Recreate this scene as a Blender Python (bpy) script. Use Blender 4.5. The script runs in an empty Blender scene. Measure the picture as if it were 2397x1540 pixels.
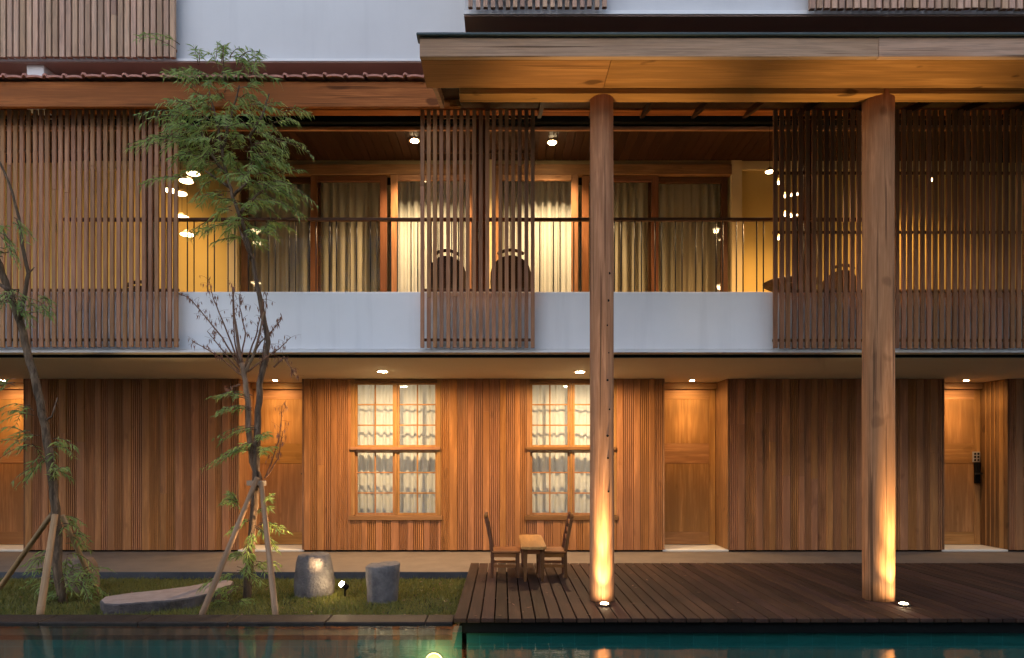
import bpy, math, random
import numpy as np
from mathutils import Vector, Matrix, noise as mnoise

random.seed(11)
SC = bpy.context.scene
COL = SC.collection
R = math.radians

# ------------------------------------------------------------------ camera
CX, CY, F, CAMZ = 1178.0, 1068.0, 1597.0, 1.454      # principal point and focal length measured on a 2396 x 1540 picture
cam_d = bpy.data.cameras.new('camera'); cam = bpy.data.objects.new('camera', cam_d); COL.objects.link(cam)
cam.location = (0, 0, CAMZ); cam.rotation_euler = (R(90), 0, 0)
cam_d.sensor_width = 36; cam_d.lens = 24.0
cam_d.shift_x = 20.0 / 2396; cam_d.shift_y = (CY - 770.0) / 2396
cam_d.clip_start = 0.05; cam_d.clip_end = 600
SC.camera = cam

# ------------------------------------------------------------------ sky, sun, exposure
SUN_EL, SUN_AZ = R(7.0), R(200)
world = bpy.data.worlds.new('World'); SC.world = world; world.use_nodes = True
wn = world.node_tree.nodes; wl = world.node_tree.links; wn.clear()
wo = wn.new('ShaderNodeOutputWorld'); wb = wn.new('ShaderNodeBackground'); sky = wn.new('ShaderNodeTexSky')
hs = wn.new('ShaderNodeHueSaturation')
sky.sky_type = 'NISHITA'; sky.sun_disc = False; sky.sun_elevation = SUN_EL; sky.sun_rotation = SUN_AZ
sky.air_density = 1.0; sky.dust_density = 1.5; sky.ozone_density = 1.6
hs.inputs['Saturation'].default_value = 0.62
wl.new(sky.outputs[0], hs.inputs['Color']); tint = wn.new('ShaderNodeMix'); tint.data_type = 'RGBA'; tint.blend_type = 'MULTIPLY'; tint.inputs[0].default_value = 1.0; tint.inputs[7].default_value = (.94, .945, 1.06, 1)
wl.new(hs.outputs[0], tint.inputs[6]); wl.new(tint.outputs[2], wb.inputs[0]); wl.new(wb.outputs[0], wo.inputs[0])
wb.inputs[1].default_value = 0.15
sd = bpy.data.lights.new('sun', 'SUN'); sd.energy = 0.05; sd.angle = R(12); sd.color = (1, .86, .74)
so = bpy.data.objects.new('sun', sd); COL.objects.link(so)
sdir = Vector((math.sin(SUN_AZ) * math.cos(SUN_EL), math.cos(SUN_AZ) * math.cos(SUN_EL), math.sin(SUN_EL)))
so.rotation_euler = (-sdir).to_track_quat('-Z', 'Y').to_euler()
so.location = (-10, -30, 8)
SC.view_settings.view_transform = 'Standard'; SC.view_settings.look = 'None'
SC.view_settings.exposure = 2.42; SC.view_settings.gamma = 1.0; SC.view_settings.use_curve_mapping = False
SC.render.engine = 'CYCLES'
cy = SC.cycles
cy.use_denoising = True
try: cy.denoiser = 'OPENIMAGEDENOISE'
except Exception: pass
cy.max_bounces = 6; cy.diffuse_bounces = 2; cy.glossy_bounces = 3; cy.transmission_bounces = 4; cy.transparent_max_bounces = 12
cy.sample_clamp_indirect = 4.0; cy.caustics_reflective = False; cy.caustics_refractive = False
cy.use_adaptive_sampling = True; cy.adaptive_threshold = .02; cy.adaptive_min_samples = 16

WARM = (1.0, .60, .26)
WARM2 = (1.0, .66, .34)
GOLD = (1.0, .70, .31)

# ------------------------------------------------------------------ measuring helpers
def PX(x, D): return (x - CX) / F * D
def PZ(y, D): return CAMZ + (CY - y) / F * D
def P3(x, y, D): return Vector((PX(x, D), D, PZ(y, D)))

# ------------------------------------------------------------------ materials
MATS = {}
def nmat(name):
    m = bpy.data.materials.new(name); m.use_nodes = True; MATS[name] = m
    nt = m.node_tree
    return m, nt.nodes, nt.links, nt.nodes['Principled BSDF'], nt.nodes['Material Output']
def mixc(n, l, fac, a, b, mode='MIX'):
    x = n.new('ShaderNodeMix'); x.data_type = 'RGBA'; x.blend_type = mode
    for idx, v in ((0, fac), (6, a), (7, b)):
        if hasattr(v, 'is_linked') or hasattr(v, 'links'): l.new(v, x.inputs[idx])
        elif idx == 0: x.inputs[0].default_value = v
        else: x.inputs[idx].default_value = (*v, 1) if len(v) == 3 else v
    return x.outputs[2]
def ramp(n, l, src, stops):
    r = n.new('ShaderNodeValToRGB'); e = r.color_ramp.elements
    while len(e) < len(stops): e.new(.5)
    for i, (p, c) in enumerate(stops):
        e[i].position = p; e[i].color = (*c, 1) if not isinstance(c, (int, float)) else (c, c, c, 1)
    l.new(src, r.inputs[0]); return r.outputs[0]
def math_(n, l, op, a, b):
    x = n.new('ShaderNodeMath'); x.operation = op
    for i, v in ((0, a), (1, b)):
        if isinstance(v, (int, float)): x.inputs[i].default_value = v
        else: l.new(v, x.inputs[i])
    return x.outputs[0]

def wood(name, light, dark, axis='z', fine=55.0, coarse=7.0, stretch=.05, rough=.5, vary=.35, knots=.6, bump=.35, grey=None, spec=.10, hue=.014, crack=0.0):
    """solid timber; grain runs along the given local axis, every object gets its own tone and its own stretch of grain"""
    m, n, l, b, o = nmat(name)
    tc = n.new('ShaderNodeTexCoord'); oi = n.new('ShaderNodeObjectInfo')
    off = n.new('ShaderNodeVectorMath'); off.operation = 'ADD'
    cmb = n.new('ShaderNodeCombineXYZ')
    for i, k in enumerate((37.0, 61.0, 17.0)): l.new(math_(n, l, 'MULTIPLY', oi.outputs['Random'], k), cmb.inputs[i])
    l.new(tc.outputs['Object'], off.inputs[0]); l.new(cmb.outputs[0], off.inputs[1])
    def mapped(s, st):
        mp = n.new('ShaderNodeMapping'); v = [s, s, s]; v['xyz'.index(axis)] = s * st
        mp.inputs['Scale'].default_value = v; l.new(off.outputs[0], mp.inputs['Vector']); return mp.outputs[0]
    g1 = n.new('ShaderNodeTexNoise'); g1.inputs['Scale'].default_value = 1; g1.inputs['Detail'].default_value = 3; g1.inputs['Roughness'].default_value = .65; g1.inputs['Distortion'].default_value = .6
    l.new(mapped(fine, stretch), g1.inputs['Vector'])
    g2 = n.new('ShaderNodeTexNoise'); g2.inputs['Scale'].default_value = 1; g2.inputs['Detail'].default_value = 4; g2.inputs['Distortion'].default_value = .9
    l.new(mapped(coarse, .14), g2.inputs['Vector'])
    kn = n.new('ShaderNodeTexNoise'); kn.inputs['Scale'].default_value = 1; kn.inputs['Detail'].default_value = 1
    l.new(mapped(6.5, .55), kn.inputs['Vector'])
    c = mixc(n, l, ramp(n, l, g1.outputs[0], [(.36, 0.0), (.64, 1.0)]), dark, light)
    mid = tuple((a * .45 + d * .55) * .66 for a, d in zip(light, dark))
    c = mixc(n, l, ramp(n, l, g2.outputs[0], [(.38, .75), (.62, 0.0)]), c, mid)
    g3 = n.new('ShaderNodeTexNoise'); g3.inputs['Scale'].default_value = 1; g3.inputs['Detail'].default_value = 2; g3.inputs['Distortion'].default_value = .5
    l.new(mapped(coarse * 3.2, .07), g3.inputs['Vector'])
    c = mixc(n, l, ramp(n, l, g3.outputs[0], [(.40, .6), (.56, 0.0)]), c, mid)
    c = mixc(n, l, ramp(n, l, kn.outputs[0], [(.70, 0.0), (.76, knots)]), c, tuple(d * .35 for d in dark))
    if crack:
        ck = n.new('ShaderNodeTexNoise'); ck.inputs['Scale'].default_value = 1; ck.inputs['Detail'].default_value = 2; l.new(mapped(28, .018), ck.inputs['Vector'])
    if grey:
        c = mixc(n, l, ramp(n, l, g2.outputs[0], [(.3, .35), (.7, .95)]), c, grey)
        gd = tuple(g * .62 for g in grey)
        c = mixc(n, l, ramp(n, l, g1.outputs[0], [(.36, .75), (.55, 0.0)]), c, gd)
    if crack: c = mixc(n, l, ramp(n, l, ck.outputs[0], [(.335, crack), (.385, 0.0)]), c, tuple(d * .22 for d in dark))
    hsv = n.new('ShaderNodeHueSaturation'); l.new(c, hsv.inputs['Color'])
    l.new(math_(n, l, 'ADD', math_(n, l, 'MULTIPLY', oi.outputs['Random'], vary * 2), 1 - vary), hsv.inputs['Value'])
    r2 = math_(n, l, 'FRACT', math_(n, l, 'MULTIPLY', oi.outputs['Random'], 91.7), 0.0)
    l.new(math_(n, l, 'ADD', math_(n, l, 'MULTIPLY', r2, hue), .5 - hue / 2), hsv.inputs['Hue'])
    l.new(math_(n, l, 'ADD', math_(n, l, 'MULTIPLY', r2, .08), .96), hsv.inputs['Saturation'])
    l.new(hsv.outputs[0], b.inputs['Base Color'])
    l.new(math_(n, l, 'ADD', math_(n, l, 'MULTIPLY', g1.outputs[0], .25), rough - .12), b.inputs['Roughness'])
    b.inputs['Specular IOR Level'].default_value = spec
    bp = n.new('ShaderNodeBump'); bp.inputs['Strength'].default_value = bump; bp.inputs['Distance'].default_value = .004
    l.new(g1.outputs[0], bp.inputs['Height']); l.new(bp.outputs[0], b.inputs['Normal'])
    return m

def plaster(name, col, scale=2.5, amt=.1, rough=.85, bump=.08, stain=None):
    m, n, l, b, o = nmat(name); b.inputs['Specular IOR Level'].default_value = .15
    tc = n.new('ShaderNodeNewGeometry')
    a = n.new('ShaderNodeTexNoise'); a.inputs['Scale'].default_value = scale; a.inputs['Detail'].default_value = 6; a.inputs['Roughness'].default_value = .6
    l.new(tc.outputs['Position'], a.inputs['Vector'])
    c = mixc(n, l, ramp(n, l, a.outputs[0], [(.3, 0.0), (.7, 1.0)]), tuple(v * (1 - amt) for v in col), col)
    if stain:
        mp = n.new('ShaderNodeMapping'); mp.inputs['Scale'].default_value = (5, 5, .35); l.new(tc.outputs['Position'], mp.inputs['Vector'])
        s = n.new('ShaderNodeTexNoise'); s.inputs['Scale'].default_value = 1.2; s.inputs['Detail'].default_value = 5; l.new(mp.outputs[0], s.inputs['Vector'])
        c = mixc(n, l, ramp(n, l, s.outputs[0], [(.52, 0.0), (.76, .3)]), c, stain)
    l.new(c, b.inputs['Base Color']); b.inputs['Roughness'].default_value = rough
    f = n.new('ShaderNodeTexNoise'); f.inputs['Scale'].default_value = 90; f.inputs['Detail'].default_value = 4; l.new(tc.outputs['Position'], f.inputs['Vector'])
    bp = n.new('ShaderNodeBump'); bp.inputs['Strength'].default_value = bump; bp.inputs['Distance'].default_value = .01
    l.new(f.outputs[0], bp.inputs['Height']); l.new(bp.outputs[0], b.inputs['Normal'])
    return m

def plain(name, col, rough=.5, metal=0.0, spec=.4):
    m, n, l, b, o = nmat(name)
    tc = n.new('ShaderNodeTexCoord'); a = n.new('ShaderNodeTexNoise'); a.inputs['Scale'].default_value = 25; a.inputs['Detail'].default_value = 3
    l.new(tc.outputs['Object'], a.inputs['Vector'])
    c = mixc(n, l, a.outputs[0], tuple(v * .8 for v in col), tuple(min(1, v * 1.2) for v in col))
    l.new(c, b.inputs['Base Color']); b.inputs['Roughness'].default_value = rough; b.inputs['Metallic'].default_value = metal
    b.inputs['Specular IOR Level'].default_value = spec
    return m

def emis(name, col, s):
    m, n, l, b, o = nmat(name); n.remove(b)
    e = n.new('ShaderNodeEmission'); e.inputs[0].default_value = (*col, 1); e.inputs[1].default_value = s
    l.new(e.outputs[0], o.inputs[0]); return m

def glass(name, tint=(1, 1, 1), ior=1.5, rough=.0, bumps=None):
    m, n, l, b, o = nmat(name); n.remove(b)
    fr = n.new('ShaderNodeFresnel'); gb_ = n.new('ShaderNodeNewGeometry')
    l.new(math_(n, l, 'ADD', math_(n, l, 'MULTIPLY', gb_.outputs['Backfacing'], 1 / ior - ior), ior), fr.inputs[0])
    t = n.new('ShaderNodeBsdfTransparent'); t.inputs[0].default_value = (*tint, 1)
    g = n.new('ShaderNodeBsdfGlossy'); g.inputs['Roughness'].default_value = rough
    mx = n.new('ShaderNodeMixShader')
    l.new(fr.outputs[0], mx.inputs[0]); l.new(t.outputs[0], mx.inputs[1]); l.new(g.outputs[0], mx.inputs[2]); l.new(mx.outputs[0], o.inputs[0])
    if bumps:
        tc = n.new('ShaderNodeNewGeometry'); last = None
        for sc, st in bumps:
            mp = n.new('ShaderNodeMapping'); mp.inputs['Scale'].default_value = sc; l.new(tc.outputs['Position'], mp.inputs['Vector'])
            a = n.new('ShaderNodeTexNoise'); a.inputs['Scale'].default_value = 1; a.inputs['Detail'].default_value = 3; l.new(mp.outputs[0], a.inputs['Vector'])
            bp = n.new('ShaderNodeBump'); bp.inputs['Strength'].default_value = st; bp.inputs['Distance'].default_value = .01
            l.new(a.outputs[0], bp.inputs['Height'])
            if last: l.new(last, bp.inputs['Normal'])
            last = bp.outputs[0]
        l.new(last, g.inputs['Normal']); l.new(last, fr.inputs['Normal'])
    return m

def leafmat(name, c1, c2, trans=.35, rough=.45):
    m, n, l, b, o = nmat(name)
    ge = n.new('ShaderNodeNewGeometry')
    nz = n.new('ShaderNodeTexNoise'); nz.inputs['Scale'].default_value = 2.2; l.new(ge.outputs['Position'], nz.inputs['Vector'])
    f = math_(n, l, 'ADD', math_(n, l, 'MULTIPLY', ge.outputs['Random Per Island'], .6), math_(n, l, 'MULTIPLY', nz.outputs[0], .4))
    c = mixc(n, l, f, c1, c2)
    l.new(c, b.inputs['Base Color']); b.inputs['Roughness'].default_value = rough; b.inputs['Specular IOR Level'].default_value = .3
    t = n.new('ShaderNodeBsdfTranslucent'); l.new(c, t.inputs[0])
    mx = n.new('ShaderNodeMixShader'); mx.inputs[0].default_value = trans
    l.new(b.outputs[0], mx.inputs[1]); l.new(t.outputs[0], mx.inputs[2]); l.new(mx.outputs[0], o.inputs[0])
    return m

def stone(name, c1, c2, scale=6, bump=.6, rough=.8):
    m, n, l, b, o = nmat(name)
    tc = n.new('ShaderNodeTexCoord')
    a = n.new('ShaderNodeTexNoise'); a.inputs['Scale'].default_value = scale; a.inputs['Detail'].default_value = 8; a.inputs['Roughness'].default_value = .7
    l.new(tc.outputs['Object'], a.inputs['Vector'])
    l.new(mixc(n, l, ramp(n, l, a.outputs[0], [(.35, 0.0), (.65, 1.0)]), c1, c2), b.inputs['Base Color'])
    b.inputs['Roughness'].default_value = rough
    v = n.new('ShaderNodeTexNoise'); v.inputs['Scale'].default_value = scale * 7; v.inputs['Detail'].default_value = 6; l.new(tc.outputs['Object'], v.inputs['Vector'])
    bp = n.new('ShaderNodeBump'); bp.inputs['Strength'].default_value = bump; bp.inputs['Distance'].default_value = .02
    l.new(v.outputs[0], bp.inputs['Height']); l.new(bp.outputs[0], b.inputs['Normal'])
    return m

TEAK = dict(light=(.42, .215, .10), dark=(.24, .105, .045))
wood('teak_z', axis='z', **TEAK); wood('teak_x', axis='x', **TEAK)
wood('teak_y', axis='y', **TEAK)
wood('door_wood', (.60, .31, .12), (.44, .20, .07), axis='z', fine=34, coarse=6, rough=.45, vary=.04, knots=.25, bump=.12)
wood('door_wood_x', (.60, .31, .12), (.45, .21, .072), axis='x', fine=34, coarse=6, rough=.45, vary=.04, knots=.25, bump=.12)
wood('sash_z', (.50, .255, .10), (.38, .18, .065), axis='z', rough=.4, vary=.08, knots=.1, bump=.1)
wood('clad', (.56, .245, .09), (.37, .147, .05), axis='z', fine=40, coarse=6, rough=.45, vary=.09, knots=.4, bump=.2, spec=.28, hue=.008)
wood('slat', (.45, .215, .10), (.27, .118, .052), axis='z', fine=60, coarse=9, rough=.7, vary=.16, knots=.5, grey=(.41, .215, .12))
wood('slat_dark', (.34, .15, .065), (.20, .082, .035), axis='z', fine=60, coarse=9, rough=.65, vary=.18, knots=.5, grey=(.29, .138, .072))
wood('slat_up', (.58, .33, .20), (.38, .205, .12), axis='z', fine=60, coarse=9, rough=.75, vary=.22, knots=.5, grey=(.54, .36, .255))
wood('weathered_x', (.54, .29, .16), (.30, .145, .075), axis='x', fine=60, coarse=5, stretch=.035, rough=.75, vary=.08, knots=.8, bump=.7, grey=(.50, .32, .215), crack=.8)
wood('beam_x', (.46, .155, .034), (.26, .08, .017), axis='x', fine=55, coarse=4, stretch=.045, rough=.6, vary=.1, knots=.8, bump=.5, crack=.6)
wood('soffit_x', (.46, .22, .065), (.31, .135, .036), axis='x', fine=55, coarse=4, stretch=.04, rough=.55, vary=.1, knots=.9, bump=.4, crack=.5)
wood('column_z', (.55, .275, .125), (.32, .145, .06), axis='z', fine=55, coarse=7, stretch=.05, rough=.65, vary=.06, knots=.4, bump=.6, crack=.7)
wood('deck_y', (.074, .037, .023), (.040, .019, .012), axis='y', fine=45, coarse=6, rough=.72, vary=.38, knots=.3, bump=.5, spec=.15)
wood('dark_z', (.15, .068, .03), (.08, .034, .016), axis='z', rough=.5, vary=.12, knots=.2)
wood('frame_z', (.24, .10, .042), (.14, .055, .022), axis='z', rough=.45, vary=.1, knots=.2)
wood('frame_x', (.24, .10, .042), (.14, .055, .022), axis='x', rough=.45, vary=.1, knots=.2)
wood('dark_x', (.15, .068, .03), (.08, .034, .016), axis='x', rough=.5, vary=.12, knots=.2)
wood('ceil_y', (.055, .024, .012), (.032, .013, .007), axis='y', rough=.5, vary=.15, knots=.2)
wood('chair_z', (.22, .095, .04), (.13, .055, .022), axis='z', rough=.5, vary=.1, knots=.2)
wood('chair_x', (.46, .19, .06), (.32, .125, .038), axis='x', rough=.45, vary=.08, knots=.2)
wood('table_y', (.64, .34, .11), (.50, .24, .07), axis='y', rough=.4, vary=.05, knots=.25)
wood('wicker', (.06, .03, .018), (.03, .015, .01), axis='x', fine=80, rough=.6, vary=.1, knots=0)
wood('bamboo', (.48, .30, .155), (.31, .185, .09), axis='z', fine=40, coarse=5, rough=.55, vary=.12, knots=.4, bump=.3)
wood('bark', (.27, .18, .115), (.075, .048, .032), axis='z', fine=38, coarse=16, stretch=.25, rough=.9, vary=.05, knots=.8, bump=1.0, crack=.5)
wood('bark_pale', (.36, .23, .14), (.17, .10, .06), axis='z', fine=42, coarse=10, stretch=.2, rough=.9, vary=.05, knots=.5, bump=1.0)
wood('twig_dry', (.26, .135, .075), (.14, .07, .04), axis='z', rough=.9, vary=.05, knots=0)
plaster('upper_white_dimmed', (.65, .65, .65), scale=1.1, amt=.08, stain=(.50, .50, .51))  # upper white darkened in colour to offset the stronger sky light there
plaster('white_wall_lifted', (.86, .86, .86), scale=1.3, amt=.06, stain=(.54, .54, .55))  # parapet white lightened in colour to make up for weaker sky light
plaster('white_ledge', (.78, .78, .78), amt=.05)
plaster('soffit_paint', (.66, .58, .41), amt=.05)
plaster('wing_paint', (.26, .26, .27), amt=.1)
plaster('under_paint', (.42, .30, .25), amt=.08)
plaster('yellow_wall', (.62, .43, .13), amt=.06)
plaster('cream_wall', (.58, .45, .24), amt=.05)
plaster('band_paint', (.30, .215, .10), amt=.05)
plaster('room_wall', (.45, .38, .28), amt=.05)
plaster('concrete', (.21, .165, .125), scale=3.5, amt=.22, rough=.7, bump=.12)
plaster('kerb_dark', (.085, .085, .09), scale=6, amt=.35, rough=.75)
plaster('marble', (.78, .73, .62), scale=5, amt=.12, rough=.4, bump=.02)
plaster('soil', (.07, .065, .025), scale=9, amt=.5, rough=.95, bump=.8)
plaster('coping', (.045, .034, .027), scale=7, amt=.45, rough=.6, bump=.3)
plaster('ledge_dark', (.06, .05, .042), scale=7, amt=.4, rough=.5)
plaster('ground', (.16, .14, .12), scale=2, amt=.3)
plain('black', (.006, .006, .006), .8, spec=.1)
plain('blackmetal', (.03, .028, .027), .4, .6)
plain('gutter', (.045, .06, .06), .45, .4)
plain('plate', (.62, .57, .50), .35, .6)
stone('rock_side_shaded', (.05, .04, .036), (.13, .10, .09), scale=9, bump=.8)  # slab stone darkened: the shade on its edges is put into the colour
plain('brass', (.40, .27, .12), .35, .9)
plain('rope', (.35, .28, .2), .9)
stone('rock_grey', (.085, .075, .072), (.19, .165, .15))
stone('rock_slab_top', (.26, .19, .155), (.37, .28, .23), scale=9, bump=.35)
stone('rock_brown', (.13, .085, .055), (.27, .18, .12))
stone('tile_clay', (.34, .13, .09), (.50, .23, .17), scale=12, bump=.3)
glass('pane_glass', (.97, .98, .97), 1.5)
glass('water', (.80, .96, .94), 1.333, .012, bumps=[((2.2, 5, 1), .09), ((7, 18, 1), .09)])
leafmat('leaf', (.12, .23, .065), (.42, .48, .13), trans=.45)
leafmat('leaf_dry', (.17, .075, .045), (.28, .14, .085), trans=.2)
leafmat('grass', (.075, .115, .02), (.29, .24, .06), trans=.3)
emis('lamp_glow', (1.0, .78, .45), 40)
emis('lamp_glow_soft', (1.0, .74, .40), 4)
m, n, l, b, o = nmat('pool_glow'); n.remove(b)
tc = n.new('ShaderNodeTexCoord'); gr = n.new('ShaderNodeTexGradient'); gr.gradient_type = 'SPHERICAL'; mp = n.new('ShaderNodeMapping'); mp.inputs['Scale'].default_value = (7, 7, 7); mp.inputs['Location'].default_value = (0, 0, -.42)
l.new(tc.outputs['Object'], mp.inputs['Vector']); l.new(mp.outputs[0], gr.inputs['Vector'])
e = n.new('ShaderNodeEmission'); e.inputs[0].default_value = (1, .90, .36, 1); l.new(math_(n, l, 'ADD', math_(n, l, 'MULTIPLY', math_(n, l, 'POWER', gr.outputs[1], 1.5), .35), .10), e.inputs[1]); l.new(e.outputs[0], o.inputs[0])

def curtain_mat(name, col, trans):
    m, n, l, b, o = nmat(name)
    tc = n.new('ShaderNodeTexCoord'); mp = n.new('ShaderNodeMapping'); mp.inputs['Scale'].default_value = (160, 160, 18); l.new(tc.outputs['Object'], mp.inputs['Vector'])
    a = n.new('ShaderNodeTexNoise'); a.inputs['Scale'].default_value = 1; a.inputs['Detail'].default_value = 2; l.new(mp.outputs[0], a.inputs['Vector'])
    c = mixc(n, l, a.outputs[0], tuple(v * .85 for v in col), col)
    l.new(c, b.inputs['Base Color']); b.inputs['Roughness'].default_value = .9; b.inputs['Specular IOR Level'].default_value = .1
    t = n.new('ShaderNodeBsdfTranslucent'); l.new(c, t.inputs[0])
    mx = n.new('ShaderNodeMixShader'); mx.inputs[0].default_value = trans
    l.new(b.outputs[0], mx.inputs[1]); l.new(t.outputs[0], mx.inputs[2]); l.new(mx.outputs[0], o.inputs[0])
curtain_mat('curtain_white', (.86, .85, .82), .3)
curtain_mat('curtain_beige', (.62, .54, .40), .3)

m, n, l, b, o = nmat('pool_tile')
ge = n.new('ShaderNodeNewGeometry'); mp = n.new('ShaderNodeMapping'); mp.inputs['Scale'].default_value = (1, 1, 1)
sx = n.new('ShaderNodeSeparateXYZ'); l.new(ge.outputs['Position'], sx.inputs[0]); cmb = n.new('ShaderNodeCombineXYZ')
l.new(math_(n, l, 'ADD', sx.outputs[0], 0.0), cmb.inputs[0]); l.new(math_(n, l, 'ADD', sx.outputs[1], sx.outputs[2]), cmb.inputs[1])
br = n.new('ShaderNodeTexBrick'); br.offset = 0; br.inputs['Scale'].default_value = 1; br.inputs['Brick Width'].default_value = .2; br.inputs['Row Height'].default_value = .2; br.inputs['Mortar Size'].default_value = .004
br.inputs['Color1'].default_value = (.005, .085, .072, 1); br.inputs['Color2'].default_value = (.008, .105, .09, 1); br.inputs['Mortar'].default_value = (.014, .13, .115, 1)
l.new(cmb.outputs[0], br.inputs['Vector']); l.new(br.outputs[0], b.inputs['Base Color']); b.inputs['Roughness'].default_value = .5

# ------------------------------------------------------------------ mesh helpers
class MB:
    def __init__(s): s.v = []; s.f = []; s.mi = []
    def add(s, vs, fs, mi=0):
        k = len(s.v); s.v += [tuple(p) for p in vs]; s.f += [tuple(i + k for i in f) for f in fs]; s.mi += [mi] * len(fs); return s
    def box(s, x0, x1, y0, y1, z0, z1, c=0.0, mi=0):
        x0, x1 = min(x0, x1), max(x0, x1); y0, y1 = min(y0, y1), max(y0, y1); z0, z1 = min(z0, z1), max(z0, z1)
        c = min(c, (x1 - x0) * .45, (y1 - y0) * .45, (z1 - z0) * .45)
        if c <= 0:
            vs = [(x, y, z) for z in (z0, z1) for y in (y0, y1) for x in (x0, x1)]
            return s.add(vs, [(0, 2, 3, 1), (4, 5, 7, 6), (0, 1, 5, 4), (2, 6, 7, 3), (0, 4, 6, 2), (1, 3, 7, 5)], mi)
        lo, hi = (x0, y0, z0), (x1, y1, z1); vs = []; idx = {}
        for sxn in (0, 1):
            for syn in (0, 1):
                for szn in (0, 1):
                    sg = (sxn, syn, szn)
                    for ax in range(3):
                        p = [(hi[i] if sg[i] else lo[i]) if i == ax else (hi[i] - c if sg[i] else lo[i] + c) for i in range(3)]
                        idx[(sg, ax)] = len(vs); vs.append(p)
        fs = []
        for ax in range(3):
            o1, o2 = [(1, 2), (2, 0), (0, 1)][ax]
            for sd_ in (0, 1):
                q = []
                for a, bb in ((0, 0), (1, 0), (1, 1), (0, 1)):
                    sg = [0, 0, 0]; sg[ax] = sd_; sg[o1] = a; sg[o2] = bb; q.append(idx[(tuple(sg), ax)])
                fs.append(q if sd_ else q[::-1])
        for ax in range(3):
            o1, o2 = [(1, 2), (2, 0), (0, 1)][ax]
            for a in (0, 1):
                for bb in (0, 1):
                    g0 = [0, 0, 0]; g0[o1] = a; g0[o2] = bb; g1 = list(g0); g1[ax] = 1
                    q = [idx[(tuple(g0), o1)], idx[(tuple(g1), o1)], idx[(tuple(g1), o2)], idx[(tuple(g0), o2)]]
                    fs.append(q if (a == bb) else q[::-1])
        for sg in [(a, bb, cc) for a in (0, 1) for bb in (0, 1) for cc in (0, 1)]:
            q = [idx[(sg, 0)], idx[(sg, 1)], idx[(sg, 2)]]
            fs.append(q if sum(sg) % 2 else q[::-1])
        return s.add(vs, fs, mi)
    def prism(s, pts, axis, a0, a1, mi=0):
        """closed outline (2-D points) pushed along an axis from a0 to a1"""
        k = len(pts); mk = {'x': lambda u, v, a: (a, u, v), 'y': lambda u, v, a: (u, a, v), 'z': lambda u, v, a: (u, v, a)}[axis]
        vs = [mk(u, v, a0) for u, v in pts] + [mk(u, v, a1) for u, v in pts]
        fs = [(i, (i + 1) % k, (i + 1) % k + k, i + k) for i in range(k)] + [tuple(range(k))[::-1], tuple(range(k, 2 * k))]
        return s.add(vs, fs, mi)
    def tube(s, pts, rad, n=8, cap=True, jit=0.0, rnd=None, mi=0):
        pts = [Vector(p) for p in pts]; k = len(pts)
        rad = [rad] * k if isinstance(rad, (int, float)) else rad
        t = (pts[1] - pts[0]).normalized(); u = t.orthogonal().normalized(); vs = []; fs = []
        for i in range(k):
            t2 = (pts[min(i + 1, k - 1)] - pts[max(i - 1, 0)])
            t2 = t2.normalized() if t2.length > 1e-9 else t
            u = (u - t2 * u.dot(t2)); u = u.normalized() if u.length > 1e-6 else t2.orthogonal().normalized()
            w = t2.cross(u)
            for j in range(n):
                a = 2 * math.pi * j / n; r = rad[i] * (1 + (rnd.uniform(-jit, jit) if jit else 0))
                vs.append(pts[i] + u * (math.cos(a) * r) + w * (math.sin(a) * r))
        for i in range(k - 1):
            for j in range(n):
                fs.append((i * n + j, i * n + (j + 1) % n, (i + 1) * n + (j + 1) % n, (i + 1) * n + j))
        if cap: fs += [tuple(range(n))[::-1], tuple(range((k - 1) * n, k * n))]
        return s.add(vs, fs, mi)
    def lathe(s, prof, cx, cy, n=24, wob=None, mi=0):
        vs = []; fs = []; k = len(prof)
        for i, (r, z) in enumerate(prof):
            for j in range(n):
                a = 2 * math.pi * j / n; rr = r * (wob(a, z) if wob else 1)
                vs.append((cx + math.cos(a) * rr, cy + math.sin(a) * rr, z))
        for i in range(k - 1):
            for j in range(n): fs.append((i * n + j, i * n + (j + 1) % n, (i + 1) * n + (j + 1) % n, (i + 1) * n + j))
        fs += [tuple(range(n))[::-1], tuple(range((k - 1) * n, k * n))]
        return s.add(vs, fs, mi)
    def mesh(s, name, origin=(0, 0, 0), smooth=False, mats=()):
        me = bpy.data.meshes.new(name); o = Vector(origin)
        me.from_pydata([(p[0] - o.x, p[1] - o.y, p[2] - o.z) for p in s.v], [], s.f); me.update()
        if smooth: me.shade_smooth()
        for m_ in mats: me.materials.append(MATS[m_])
        if len(mats) > 1: me.polygons.foreach_set('material_index', s.mi)
        return me

WORLD = {}
def tag(o, label=None, cat=None, group=None, kind=None):
    if cat and not kind: kind = 'thing'
    for k, v in (('label', label), ('category', cat), ('group', group), ('kind', kind)):
        if v: o[k] = v
    return o
def place(o, origin, parent):
    origin = Vector(origin)
    if parent is not None:
        o.parent = parent; o.location = origin - WORLD[parent.name]
    else: o.location = origin
    COL.objects.link(o); WORLD[o.name] = origin
    return o
def thing(name, label, cat, loc, group=None):
    o = bpy.data.objects.new(name, None); o.empty_display_size = .1
    place(o, loc, None); return tag(o, label, cat, group)
def part(name, mb, mat, parent=None, origin=None, smooth=False):
    mats = (mat,) if isinstance(mat, str) else mat
    if origin is None:
        v = np.array(mb.v); lo, hi = v.min(0), v.max(0); origin = ((lo[0] + hi[0]) / 2, (lo[1] + hi[1]) / 2, lo[2])
    return place(bpy.data.objects.new(name, mb.mesh(name, origin, smooth, mats)), origin, parent)
def inst(name, me, loc, parent):
    return place(bpy.data.objects.new(name, me), loc, parent)
def struct(name, mb, mat): return tag(part(name, mb, mat), kind='structure')
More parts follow.
